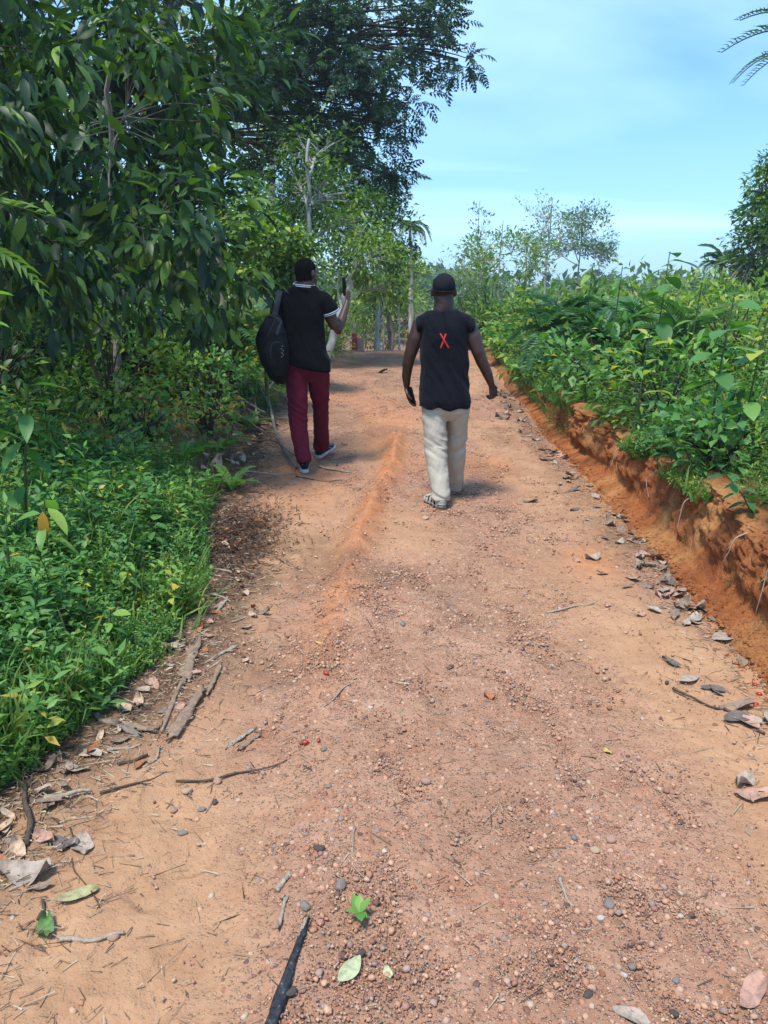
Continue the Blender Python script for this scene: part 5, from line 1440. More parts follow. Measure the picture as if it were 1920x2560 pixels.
sp_ = [(1430, 545, 7.4, 12, .26, LEAF_OVAL, M_WEED, .25, 'sapling with large drooping leaves standing out against the sky on the right', .8), (1330, 575, 8.2, 9, .19, LEAF_BIG, M_WEED, .35, 'sapling with hanging leaves left of the one against the sky', .9), (1560, 640, 4.7, 12, .20, LEAF_OVAL, M_WEED, .42, 'big leaved sapling at the right edge with dark rounded leaves', .45), (1385, 722, 6.1, 7, .23, LEAF_LONG, M_YELLOW, .85, 'yellow green sapling with a star of long upright leaves on the bank', -.5),
       (1630, 690, 4.9, 11, .19, LEAF_OVAL, M_WEED, .7, 'bright leaved sapling cut by the right edge of the picture', .4), (1130, 560, 11, 9, .22, LEAF_BIG, M_WEED, .3, 'dark sapling poking up left of the tallest young palm', .8), (1270, 565, 10, 9, .2, LEAF_BIG, M_WEED, .55, 'sapling with pointed leaves right of the tallest young palm', .8), (1500, 600, 7.0, 8, .17, LEAF_BIG, M_YELLOW, .6, 'thin pale sapling right of the one against the sky', .6), (1180, 720, 7.6, 10, .13, LEAF_OVAL, M_WEED, .3, 'blue green sapling at the lip of the bank behind the swinging arm', .4)]
for k, (dx, dy, Y, n, L, tp_, m_, tm, lab, dr) in enumerate(sp_):
    Y = fitx(dx, dy, Y, .25); q = PD(dx, dy + 12, Y); b = gz(q[0], Y)
    leafy_plant('sapling', lab, 'sapling', gT, b, max(.35, q[2] - b[2] + .05), n, L, tp_, m_, 150 + k, (.05, -.05), tm, dr, .45 if k < 4 else .3, .009)
gU = 'bushes on the right bank'
bs = [(1090, 640, 13, .8, 1.1, M_MID, .62, LEAF_LO, 'light green bush at the far end of the bank beside the road'), (1120, 700, 10, .7, .8, M_WEED, .45, LEAF_WIDE, 'bush overhanging the road edge just past the swinging hand'), (1190, 640, 11.5, .9, 1.3, M_MID, .6, LEAF_LO, 'bush of narrow leaves behind the bluish young palm'), (1300, 700, 8.2, .7, .9, M_WEED, .4, LEAF_WIDE, 'dark green bush in the middle of the bank thicket'), (1450, 700, 6.6, .6, .75, M_WEED, .55, LEAF_LO, 'leafy bush right of the yellow green star sapling'),
      (1580, 800, 4.4, .4, .5, M_WEED, .4, LEAF_WIDE, 'low bush with bluish round leaves at the right edge'), (1500, 620, 9.5, 1.0, 1.3, M_YELLOW, .5, LEAF_LO, 'pale feathery bush on the skyline right of centre'), (1600, 610, 8.5, 1.0, 1.4, M_YELLOW, .6, LEAF_LO, 'pale bush on the skyline at the right edge'), (1020, 640, 18, 1.0, 1.5, M_YELLOW, .5, LEAF_LO, 'yellow green bush seen just right of the capped head'), (1060, 600, 20, 1.2, 1.9, M_YELLOW, .45, LEAF_LO, 'tall loose bush beyond the capped head'), (1380, 600, 12, 1.2, 1.4, M_YELLOW, .5, LEAF_LO, 'loose bush on the skyline behind the drooping leaved sapling')]
for k, (dx, dy, Y, r, h, m_, tm, tp_, lab) in enumerate(bs):
    Y = fitx(dx, dy, Y, .35); x = PD(dx, dy, Y)[0]; b = gz(x, Y); h = float(np.clip(PD(dx, dy, Y)[2] - b[2], .35, h))
    bush('bush', lab, 'bush', gU, b, r, h, 30, 24, .055 + .0065 * Y, tp_, m_, M_BARKD, 170 + k, tm, .3)
# hanging trailers over the lip, big blue-green leaves low on the right
gW = 'trailing plants over the lip of the clay bank'
for k, (px, py, L, tm, lab) in enumerate(((1600, 1040, .11, .25, 'trailing plant with large blue green leaves near the right edge'), (1635, 1170, .10, .2, 'trailing plant with big round leaves lowest at the right edge'), (1440, 1010, .07, .45, 'trailing plant over the brightest part of the clay face'), (1330, 985, .06, .4, 'trailing plant at the left end of the bare clay face'), (1215, 870, .06, .35, 'trailing plant where the bare clay face begins'), (1530, 1120, .06, .6, 'trailing plant with thin pale stems hanging over the clay'))):
    q = GD(px, py); q = V3(xb(q[1]) + .22, q[1], float(H(xb(q[1]) + .5, q[1])))
    leafy_plant('trailing_plant', lab, 'plant', gW, q, .28, 12, L, LEAF_OVAL if k < 2 else LEAF_LO, M_WEED, 190 + k, (-.22, -.05), tm, .5, .15, .005)
for k, (px, py, L, lab) in enumerate(((1250, 720, .5, 'arching fern with a pale frond in the bank thicket'), (1320, 870, .34, 'fern above the bare clay face'), (1480, 860, .3, 'fern in the grass on top of the bank'), (1560, 690, .4, 'upright fern near the right edge of the bank'), (1130, 760, .4, 'fern in the weeds behind the swinging forearm'), (1200, 800, .36, 'fern on the lip above the start of the clay face'), (1400, 800, .4, 'pale fern in the middle of the grassy bank'), (1450, 930, .28, 'small fern overhanging the clay face'), (1600, 880, .3, 'fern below the big leaved sapling at the right edge'), (1520, 760, .42, 'large fern left of the low bluish bush'))):
    q = GD(px, py + 60); fern(lab, q, 8, L, 210 + k, 'ferns on the right bank', tmean=.55 + .04 * (k % 6))

# ================= slender trees on the right skyline
gY = 'slender trees on the right skyline'
def thin(label, dx, dtop, Y, r, spread, n, per, size, lm, bm, seed, tm=.5, nl=5, name='slender_tree', vert=.6):
    rng = np.random.default_rng(seed); top = PD(dx, dtop, Y); b = gz(top[0], Y); h = top[2] - b[2]
    root = empty(name, b, label, 'tree', gY); w_, lv = Acc(), Acc()
    t = np.linspace(0, 1, 16)
    st = np.stack([.012 * h * np.sin(t * 5 + seed), 0 * t, h * t], 1); w_.add(*tube(st, np.linspace(r, r * .25, 16), 6)); cen = []
    for k in range(nl):
        f = .45 + .5 * k / nl + rng.uniform(0, .05); p = V3(*[np.interp(f, t, st[:, q]) for q in range(3)]); a = rng.uniform(0, 6.28)
        L = spread * (1.15 - .6 * (f - .45)) * rng.uniform(.6, 1.1); q = p + V3(math.cos(a) * L * .6, math.sin(a) * L * .6, L * vert + .12 * h * rng.uniform(0, 1)); q[2] = min(q[2], h * (1.0 - .45 * rng.uniform(0, 1) ** 1.5 - .25 * min(1, np.hypot(q[0], q[1]) / spread) ** 2))
        bp_ = bez(p, (p + q) / 2 + V3(math.cos(a), math.sin(a), -.2) * L * .15, q, 8); w_.add(*tube(bp_, np.linspace(r * .45, r * .12, 8), 5))
        for m in range(max(2, n // nl)):
            s0 = bp_[rng.integers(3, 8)]; e = s0 + V3(rng.normal(0, .22), rng.normal(0, .22), rng.uniform(0, .3)) * spread
            w_.add(*tube(bez(s0, (s0 + e) / 2, e, 4), np.linspace(r * .14, r * .06, 4), 3)); cen.append(e)
    leaf_cloud(lv, LEAF_LO, np.array(cen), .24 * spread, per, size, V3(0, 0, h * .6), .2, .7, rng, tm, .22)
    link('trunk', w_.mesh('trunk'), bm, root); link('crown', lv.mesh('crown'), lm, root)
    return root
thin('tall whip thin tree with a leaf tuft at its tip, left of the skyline trees', 1038, 432, 38, .045, 1.0, 20, 14, .17, M_BLUE, M_BARKW, 1, .55, 6)
thin('sparse green tree with layered branches right of the whip thin tree', 1085, 475, 36, .05, 2.2, 40, 30, .20, M_YELLOW, M_BARKP, 2, .35, 8, vert=.35)
thin('thinly leaved pale tree with many upright whitish branches on the skyline', 1190, 428, 42, .08, 2.1, 80, 16, .15, M_BLUE, M_BARKW, 3, .75, 14, vert=1.1)
thin('hazy bluish tree right of the pale branchy tree', 1258, 440, 46, .07, 2.0, 90, 42, .19, M_BLUE, M_BARKP, 4, .45, 12, vert=.7)
thin('thinly leaved twiggy tree just right of the capped head', 1000, 545, 34, .035, 1.6, 34, 12, .15, M_YELLOW, M_BARKP, 5, .5, 8, vert=.7)
thin('small leafy tree between the sparse green tree and the pale branchy tree', 1140, 500, 40, .05, 1.6, 36, 30, .2, M_YELLOW, M_BARKP, 6, .4, 7, vert=.35)
thin('dim round headed tree far behind the capped head', 1015, 575, 55, .1, 2.2, 40, 22, .26, M_BLUE, M_BARKP, 7, .3, 8)
thin('faint sparse tree right of the hazy bluish tree', 1300, 510, 46, .04, 1.4, 30, 10, .15, M_BLUE, M_BARKW, 8, .7, 7, vert=.8)

# right edge: vine-hung tree, palms
Yt = 20
b = gz(PD(1665, 600, Yt)[0], Yt)
tree('vine_tree', 'tall vine smothered tree cut by the right edge of the picture', 'tree', None, b, [b, b + V3(0, 0, 2.2), b + V3(.1, 0, 4), b + V3(.3, 0, 5.6)], .16,
     [(PD(1668, 400, Yt), (.5, .8, .7), 30, .30, 34), (PD(1655, 470, Yt), (.65, .9, .5), 34, .32, 34), (PD(1648, 540, Yt), (.8, .9, .6), 38, .34, 34), (PD(1685, 350, Yt), (.4, .7, .5), 18, .28, 30), (PD(1585, 600, Yt), (1.1, .9, .45), 36, .34, 34), (PD(1700, 520, Yt), (1.0, 1.0, 1.6), 40, .4, 22)], LEAF_LO, M_MID, M_BARKP, .15, .4, .05, .42, .2, 95)
b = gz(PD(1648, 600, 20.9)[0], 20.9)
palm('palm_tree', 'palm with spiky fronds growing up through the vine smothered tree', 'palm', None, b, PD(1648, 455, 20.9)[2] - b[2], .06, 13, .95, FROND_BIG, 97, .8, M_BARKB, M_PALM, (0, 0), .5)
b = gz(PD(1560, 600, 24)[0], 24.0)
palm('palm_tree', 'low hazy palm on the skyline left of the vine smothered tree', 'palm', None, b, PD(1560, 575, 24)[2] - b[2], .10, 14, 1.0, FROND_BIG, 98, .8, M_BARKB, M_BLUE, (0, 0), .3)
b = gz(PD(1790, 100, 15)[0], 15.0)
palm('palm_tree', 'tall palm whose frond tips reach in at the top right corner', 'palm', None, b, PD(1790, 150, 15)[2] - b[2], .16, 15, 2.1, [frond_tpl(30, .12, .011, .8, .3, .2, seed=60 + k) for k in range(2)], 99, .62, M_BARKB, M_PALM, (0, 0), .45)

# ================= deadwood on the left
def limb(name, label, cat, pts, r0, r1, m, group=None, extra=None, n=9, seed=0):
    pts = smooth_path(pts, 22); pts[1:-1] += RNG.normal(0, r0 * .18, (20, 3)); base = pts[0].copy(); acc = Acc()
    rr = np.linspace(r0, r1, 22) * (1 + .15 * fbm(np.arange(22) * .7, seed, o=2, s=4)); acc.add(*tube(pts, rr, n, True))
    for (e, a, bb) in (extra or []):
        acc.add(*tube(smooth_path([pts[e]] + a, 9), np.linspace(bb, bb * .35, 9), 6, True))
    return tag(link(name, acc.mesh(name, base), m, loc=base), label, cat, group)
def GU(x, y, up): return GD(x, y) + V3(0, 0, up * 1.25)
limb('log', 'long dark fallen trunk lying across the left verge', 'log', [GU(80, 868, .12), GU(240, 880, .12), GU(400, 905, .1), GU(560, 932, .05)], .062, .035, M_BARKD, 'fallen logs in the left verge', seed=1)
limb('log', 'short grey log propped in the weeds in front of the long dark trunk', 'log', [GU(205, 1000, .05), GU(290, 965, .10), GU(362, 935, .16)], .05, .042, M_DEAD, 'fallen logs in the left verge', seed=2)
limb('dead_branch', 'split grey dead branch lying at the heel of the maroon trousers', 'branch', [GU(560, 820, .10), GU(582, 880, .06), GU(592, 935, .05), GU(612, 980, .03), GU(640, 1014, .02)], .019, .014, M_DEAD, None, [(12, [GU(592, 930, .05), GU(610, 985, .03), GU(638, 1020, .02)], .013), (4, [GU(610, 830, .18), GU(650, 850, .1)], .018), (7, [GU(560, 870, .2), GU(540, 850, .3)], .012)], seed=3)
limb('dead_branch', 'thin dark branch running from the thicket down to the fallen log', 'branch', [GU(470, 870, .10), GU(530, 900, .08), GU(600, 930, .05)], .018, .012, M_BARKD, seed=4)
gBr = 'fallen grey branches beside the path'
for k, (a, m_, c, r0, mt, lab) in enumerate(((((420, 850, .10)), (500, 880, .14), (575, 905, .05), .022, M_DEAD, 'grey fallen branch lying slantwise left of the split branch'), ((430, 905, .04), (500, 915, .12), (590, 955, .04), .018, M_BARKB, 'brown fallen branch below the grey slantwise one'), ((520, 800, .30), (545, 860, .16), (560, 930, .03), .016, M_DEAD, 'grey branch leaning down towards the split branch'), ((480, 840, .02), (560, 840, .10), (625, 865, .03), .014, M_DEAD, 'pale thin branch lying level below the backpack'), ((540, 960, .03), (590, 965, .06), (650, 1000, .02), .009, M_BARKB, 'thin brown branch touching the heel of the left trousers'), ((380, 880, .05), (440, 870, .2), (500, 850, .3), .015, M_DEAD, 'pale branch sticking up beside the bundle of withered leaves'), ((500, 930, .03), (530, 905, .10), (560, 880, .18), .008, M_BARKD, 'short dark branch sticking up from the debris'), ((600, 850, .04), (630, 880, .05), (655, 890, .03), .012, M_DEAD, 'short pale branch behind the knee of the left trousers'))):
    limb('dead_branch', lab, 'branch', [GU(*a), GU(*m_), GU(*c)], r0, r0 * .6, mt, gBr, [(9, [GU(*m_) + V3(.12, .1, .10), GU(*m_) + V3(.25, .1, .12)], r0 * .5)], 7, 20 + k)
acc = Acc(); q = GD(455, 845)
for k in range(9):
    a = k * 2.1; scatter(acc, leaf_hi(.11, .09, .1, 4), q + V3(0, 0, .34) + RNG.normal(0, .012, 3), V3(math.cos(a) * .14, math.sin(a) * .14, -1), V3(math.cos(a), math.sin(a), .2), .34 * RNG.uniform(.7, 1.1), RNG.uniform(0, 1))
M_DRY = leaf_mat('dry_leaf', [(0, (.13, .085, .06)), (.3, (.26, .18, .125)), (.6, (.36, .26, .19)), (.8, (.30, .17, .10)), (1, (.47, .38, .28))], .8, .12, .15, (1.2, 1.0, .7))
tag(link('dead_leaf_bundle', acc.mesh('dead_leaf_bundle', q), M_DRY, loc=q), 'hanging bundle of withered pale leaves left of the backpack', 'dead leaves')
limb('dead_sapling', 'leaning dry brown stem against the pale trunk thicket left of the backpack', 'branch', [GU(470, 850, .0), GU(450, 800, .25), PD(425, 650, 9.0)], .014, .006, M_DEAD, seed=6)

# red and white barrier far down the road
b = gz(PD(771, 735, 21)[0], 21.0)
root = empty('road_barrier', b, 'small red and pale pink board standing at the far left edge of the road', 'barrier')
for nm, dx, wd, hh, col in (('red_board', -.06, .075, .21, (.55, .06, .05)), ('pink_board', .10, .085, .15, (.55, .30, .26))):
    acc = Acc(); box(acc, (dx, 0, hh + .03), (wd, .03, hh)); box(acc, (dx, 0, .015), (wd * 1.15, .07, .03)); 
    o = link(nm, acc.mesh(nm, smooth=False), plain_mat(nm, col, .5, .3, .2), root); bv = o.modifiers.new('b', 'BEVEL'); bv.width = .012; bv.segments = 2
# ------------------------------------------------------------------ litter on the road and its edges
def dry_tpl(seed, w=.26, curl=.25, lobes=0.0):
    r = np.random.default_rng(seed); n, m = 9, 5
    V, Fq = [], []
    for i in range(n):
        t = i / (n - 1); ww = w * (math.sin(math.pi * (t * .94 + .03) ** .8) ** .75) * (1 + lobes * math.sin(t * 19 + seed))
        for j in range(m):
            s = (j - 2) / 2
            z = curl * (s * s) * (.5 + .6 * math.sin(t * 5 + seed)) * w * 2 + .10 * curl * math.sin(t * 7 + s * 2 + seed) + curl * .5 * (t - .5) ** 2
            V.append((s * ww + .04 * math.sin(t * 4 + seed), t - .5, z + .02 + r.normal(0, .006)))
    for i in range(n - 1):
        for j in range(m - 1):
            a = i * m + j; Fq.append((a, a + 1, a + m + 1, a + m))
    V = np.array(V); st = np.array([(.04 * math.sin(seed), -.5, .03), (.02, -.60, .035), (0, -.72, .05)])
    acc = Acc(); acc.add(V, [np.array(Fq)], .5 + .0 * V[:, 0]); acc.add(*tube(st, .012, 4), .3)
    return acc
def dry_mat(nm, c):
    t = NT(nm)
    n1 = t.noise(t.obj(), 6, 5, .65)
    cc = t.ramp(n1, [(.3, tuple(x * .55 for x in c)), (.55, c), (.8, tuple(min(1, x * 1.25) for x in c))])
    w = t.n('ShaderNodeTexWave', {'Vector': t.obj(), 'Scale': 5.0, 'Distortion': 2.0}, bands_direction='Y').outputs[0]
    return t.done(t.bsdf(cc, .8, .2, t.bump(w, .10, .012)))
DRYC = {'grey brown': (0.231, 0.165, 0.122), 'pale tan': (0.464, 0.330, 0.224), 'pinkish brown': (0.398, 0.234, 0.174), 'dark grey': (0.138, 0.111, 0.097), 'rusty brown': (0.332, 0.128, 0.061), 'ash grey': (0.354, 0.281, 0.224)}
DRYM = {k: dry_mat('dry_leaf_' + k.replace(' ', '_'), c) for k, c in DRYC.items()}
DRYM['olive'] = dry_mat('dry_leaf_olive', (.36, .33, .17)); DRYM['yellow'] = dry_mat('dry_leaf_yellow', (.46, .36, .10)); DRYM['green'] = dry_mat('dry_leaf_green', (.10, .19, .06))
DRYM['orange'] = dry_mat('dry_leaf_orange', (.42, .15, .05)); DRYM['pale green'] = dry_mat('dry_leaf_pale_green', (.40, .42, .25)); DRYM['red'] = dry_mat('dry_leaf_red', (.42, .03, .025))
DRYV = {}
def dry_leaf(pos, length, yaw, colr, label, group=None, kind=0, name='dry_leaf', tilt=(0, 0), wide=1.0):
    key = (colr, kind)
    if key not in DRYV:
        DRYV[key] = dry_tpl(kind, (.26, .22, .34, .30, .19)[kind % 5], (.14, .34, .22, .5, .3)[kind % 5], .06 * (kind % 2)).mesh(name)
        DRYV[key].materials.append(DRYM[colr])
    o = bpy.data.objects.new(name, DRYV[key]); COL.objects.link(o)
    o.location = [float(pos[0]), float(pos[1]), float(pos[2]) + .003]; o.rotation_euler = (tilt[0], tilt[1], yaw); o.scale = (length * wide, length, length)
    return tag(o, label, 'leaf', group)

gD = 'fallen leaves on the road'
for k, (px, py, L, yaw, c, kind, lab) in enumerate((
    (757, 2096, .085, .5 - 1.1, 'pale green', 0, 'olive grey leaf lying flat right of the charred plank'), (838, 2103, .035, .2, 'pale green', 2, 'small pale green leaf right of the olive grey leaf'), (1625, 2150, .12, 2.2, 'pinkish brown', 1, 'curled pinkish dead leaf at the bottom right corner'),
    (1362, 2198, .085, .9, 'ash grey', 0, 'pale leaf cut by the bottom edge right of the middle'), (1640, 1722, .16, 1.2, 'pinkish brown', 1, 'long pinkish leaf at the right edge lying on smooth sand'), (1605, 1690, .10, 2.4, 'ash grey', 3, 'crumpled grey leaf against the long pinkish leaf'),
    (198, 1630, .085, -1.0, 'pale tan', 0, 'tan leaf lying below the bark pieces on the left'), (368, 1398, .12, -.5, 'pinkish brown', 1, 'large pinkish leaf at the top of the bark heap'), (180, 1828, .10, .3, 'ash grey', 2, 'broad pale leaf beside a blackened one on the left'), (140, 1823, .085, 1.3, 'dark grey', 2, 'blackened leaf on the left beside the broad pale one'),
    (55, 1890, .15, 1.7, 'ash grey', 3, 'large crumpled grey leaf at the left edge near the bottom'), (40, 1842, .085, .4, 'pale tan', 3, 'crumpled tan leaf above the large grey one at the left edge'), (100, 2008, .075, .4, 'green', 3, 'curled green leaf with white patches at the lower left'), (170, 1938, .11, -1.0, 'olive', 4, 'narrow yellow green leaf at the lower left'),
    (1565, 1378, .16, -1.05, 'ash grey', 0, 'big pale leaf leaning against the foot of the clay bank'), (1490, 1468, .10, -1.3, 'ash grey', 0, 'flat oval grey leaf on the right, apart from the heap'), (1555, 1340, .13, 1.4, 'grey brown', 1, 'dark backed leaf above the big pale leaf at the bank foot'), (1450, 1432, .10, .7, 'dark grey', 4, 'dark slender leaf left of the leaf heap by the bank'),
    (1540, 1490, .10, 1.0, 'dark grey', 0, 'dark wet leaf right of the flat oval one'), (1590, 1530, .14, 1.35, 'grey brown', 1, 'long rolled leaf near the red palm nuts'), (1610, 1560, .12, 1.2, 'ash grey', 0, 'pale grey leaf below the rolled leaf at the right'), (1430, 1290, .08, .9, 'pinkish brown', 3, 'pinkish leaf at the left of the bare clay strip'),
    (1385, 1330, .06, 2.0, 'pinkish brown', 2, 'small pinkish leaf on sunlit sand at the right'), (552, 1126, .11, 1.1, 'rusty brown', 0, 'rust red leaf on the road beside the leaf mould'), (482, 1163, .08, 1.3, 'rusty brown', 2, 'rust coloured leaf lying on the dark leaf mould'), (580, 1176, .06, .8, 'rusty brown', 1, 'small rusty leaf right of the leaf mould'),
    (688, 1391, .045, 1.5, 'yellow', 4, 'yellow leaf in the left wheel track'), (1312, 1625, .04, .3, 'yellow', 2, 'small round yellow leaf on the right half of the road'), (1058, 1507, .05, 1.4, 'orange', 3, 'orange brown leaf scrap in the middle of the road'), (60, 1715, .04, .3, 'yellow', 2, 'bright yellow leaf at the left edge of the bare soil'), (820, 806, .30, 1.5, 'dark grey', 1, 'blue grey leaf or scrap lying far up the road between the two walkers'),
    (1145, 1085, .0 + .12, 1.2, 'dark grey', 1, 'dark curled leaf far along the foot of the bank'), (1085, 905, .18, 1.4, 'dark grey', 3, 'dark leaf below the swinging hand'), (430, 1290, .10, .5, 'pale tan', 1, 'tan leaf at the verge right of the weeds'), (475, 1310, .09, -.4, 'ash grey', 4, 'grey strip like leaf right of the verge'), (245, 1530, .11, .7, 'green', 1, 'grey green curled leaf at the edge of the weeds'), (300, 1520, .08, .2, 'pale tan', 3, 'tan crumpled leaf beside the grey green curled one'))):
    dry_leaf(GD(px, py), L, yaw, c, lab, gD, kind, tilt=(RNG.normal(0, .1), RNG.normal(0, .1)))

# heap of leaves along the foot of the bank
gH = 'dead leaves heaped along the foot of the clay bank'
rng = np.random.default_rng(404)
cnt = 0
zones = ((2.4, 3.6, 'below the nearest clay face'), (3.6, 4.6, 'below the trailing plants'), (4.6, 6.0, 'below the brightest clay face'), (6.0, 8.2, 'below the start of the bare clay'), (8.2, 12, 'along the overgrown part of the bank'))
while cnt < 130:
    y = math.exp(rng.uniform(math.log(2.5), math.log(12))); d = .04 + abs(rng.normal(0, .17)); x = float(xb(y)) - d
    if vnoise(x * 2.2, y * 1.5, 0, 77) < .42 and rng.uniform() < .75: continue
    c = rng.choice(['grey brown', 'ash grey', 'dark grey', 'pinkish brown', 'grey brown', 'ash grey'])
    kind = int(rng.integers(0, 5)); L = rng.uniform(.055, .12)
    z = [q[2] for q in zones if q[0] <= y < q[1] + .01][0]
    shp = ('flat', 'curled', 'broad', 'crumpled', 'narrow')[kind]
    size = 'small' if L < .075 else ('large' if L > .105 else '')
    dry_leaf(V3(x, y, float(road_h(x, y)) + rng.uniform(0, .012)), L, rng.uniform(0, 6.28), c, f"{size} {c} {shp} leaf {z}".strip(), gH, kind, tilt=(rng.normal(0, .2), rng.normal(0, .2)))
    cnt += 1
# brown leaves under the verge
gL = 'dead leaves at the edge of the left verge'
zl = ((1.5, 2.2, 'at the lower left among straw'), (2.2, 3.0, 'beside the bark pieces'), (3.0, 4.2, 'above the bark pieces'), (4.2, 5.8, 'around the dark leaf mould'), (5.8, 9, 'near the split dead branch'))
for k in range(90):
    y = math.exp(rng.uniform(math.log(1.75), math.log(8.5))); x = float(xl(y)) + .10 + abs(rng.normal(0, .13))
    c = rng.choice(['grey brown', 'ash grey', 'pale tan', 'pinkish brown', 'rusty brown']); kind = int(rng.integers(0, 5)); L = rng.uniform(.035, .085)
    z = [q[2] for q in zl if q[0] <= y < q[1] + .01][0]; shp = ('flat', 'curled', 'broad', 'crumpled', 'narrow')[kind]
    dry_leaf(V3(x, y, float(road_h(x, y)) + .004), L, rng.uniform(0, 6.28), c, f"{c} {shp} leaf {z}", gL, kind, tilt=(rng.normal(0, .2), rng.normal(0, .2)))

# sticks and bark
M_STICKP = bark_mat('pale_stick', (.24, .19, .14), (.46, .39, .30), 20); M_STICKD = bark_mat('dark_stick', (.05, .036, .028), (.15, .105, .075), 20)
M_BARKPC = bark_mat('bark_piece', (.15, .10, .07), (.40, .29, .20), 16); M_CHAR = NT('charred_wood')
t = M_CHAR; v = t.obj((1, 1, 1)); nn1 = t.noise(t.obj((30, 30, 30)), 2.5, 5, .7)
M_CHAR = t.done(t.bsdf(t.ramp(nn1, [(.4, (.012, .013, .016)), (.62, (.035, .037, .042)), (.72, (.20, .20, .20))]), .55, .4, t.bump(nn1, .5, .004)))
def stick(label, p0, p1, r, m, group='sticks on the road and verge', bow=.06, name='stick', seed=0, fork=None):
    a, b = GD(*p0), GD(*p1); L = np.linalg.norm(b - a); n = 14; t = np.linspace(0, 1, n)[:, None]
    side = nrmz(np.cross(b - a, V3(0, 0, 1)))
    pts = a + (b - a) * t + side * (bow * L * np.sin(t * 3.1 + seed * .0) + .02 * L * np.sin(t * 9 + seed))
    pts[:, 2] = np.maximum(H(pts[:, 0], pts[:, 1]), pts[:, 2] * 0 - 9) + r * .8 + .004 * np.sin(t[:, 0] * 5 + seed)
    acc = Acc(); acc.add(*tube(pts, np.linspace(r, r * .55, n) * (1 + .15 * np.sin(np.arange(n) * 2.3 + seed)), 6, True))
    if fork:
        k, sgn = fork; d = nrmz(b - a) * .7 + side * sgn * .7
        q = np.array([pts[k], pts[k] + d * L * .12, pts[k] + d * L * .22 + V3(0, 0, .004)]); acc.add(*tube(q, [r * .6, r * .5, r * .3], 5, True))
    return tag(link(name, acc.mesh(name, a), m, loc=a), label, 'stick', group)
for k, (p0, p1, r, m, bow, fk, lab) in enumerate((
    ((1180, 1325), (1292, 1297), .006, M_STICKP, .02, (2, -1), 'thin yellowish stalk lying across the right wheel track'), ((1455, 1490), (1565, 1535), .006, M_STICKD, .06, None, 'dark twig pointing at the red palm nuts on the right'), ((1565, 1535), (1650, 1590), .007, M_STICKD, .0, None, 'dark twig running off the right edge of the picture'),
    ((130, 2032), (268, 2022), .008, M_STICKP, .05, None, 'pale stick at the lower left ending in a pink pebble'), ((95, 1727), (198, 1712), .010, M_STICKP, .0, None, 'pale grey stick lying straight above the broad pale leaf'), ((60, 1830), (50, 1700), .012, M_STICKD, .03, None, 'brown stick standing out of the straw at the left edge'), ((380, 1690), (620, 1640), .005, M_STICKD, .03, None, 'thin dark twig across the left of the road'),
    ((215, 1715), (360, 1668), .0045, M_STICKD, .08, (7, 1), 'long thin twig curving below the tan leaf'), ((232, 1625), (305, 1612), .007, M_STICKP, .02, None, 'pale stick beside the tan leaf'), ((255, 1655), (320, 1636), .009, M_STICKD, .02, None, 'flat dark stick below the pale one beside the tan leaf'), ((310, 1660), (345, 1615), .006, M_STICKP, .12, None, 'short bent pale stick right of the tan leaf'),
    ((440, 1275), (500, 1300), .006, M_STICKP, .02, None, 'pale stick at the verge by the tan leaf'), ((690, 1535), (775, 1462), .0035, M_STICKP, .02, None, 'thin straw lying slantwise on the gravel strip'), ((1210, 1900), (1240, 1960), .006, M_STICKP, .1, (5, 1), 'bent grey twig in the lower right of the road'), ((770, 1790), (788, 1900), .003, M_STICKP, .12, None, 'thin curved stalk beside the small green seedling'),
    ((85, 1990), (95, 1950), .007, M_STICKD, .05, None, 'short dark stub above the curled green leaf'), ((150, 1790), (215, 1965), .003, M_STICKD, .05, None, 'wiry dark twig crossing the narrow yellow green leaf'), ((20, 1925), (120, 1870), .005, M_STICKP, .04, None, 'pale stick across the large crumpled grey leaf'), ((5, 1850), (60, 1800), .005, M_STICKP, .02, None, 'pale straw stick at the left edge'),
    ((690, 1010), (760, 1022), .012, M_STICKP, .02, None, 'pale stick at the forward foot of the backpacker'), ((520, 1020), (640, 1025), .009, M_STICKP, .03, None, 'pale stick behind the heel of the backpacker'), ((640, 1030), (740, 1040), .006, M_STICKD, .02, None, 'thin dark stick in front of the rear shoe'), ((600, 905), (680, 897), .010, M_STICKP, .02, None, 'whitish stick lying level behind the maroon trousers'), ((610, 935), (690, 930), .008, M_STICKP, .03, None, 'second whitish stick lying below the first behind the trousers'),
    ((480, 1160), (560, 1172), .005, M_STICKP, .03, None, 'pale twig on the dark leaf mould'), ((470, 1130), (520, 1110), .006, M_STICKP, .05, None, 'grey twig at the top of the dark leaf mould'), ((500, 1240), (430, 1220), .006, M_STICKP, .1, None, 'pale curved twig below the dark leaf mould'), ((500, 1345), (590, 1310), .004, M_STICKP, .04, None, 'thin straw right of the strip like leaf'))):
    stick(lab, p0, p1, r, m, bow=bow, seed=k, fork=fk)
gB_ = 'pieces of bark and splintered wood'
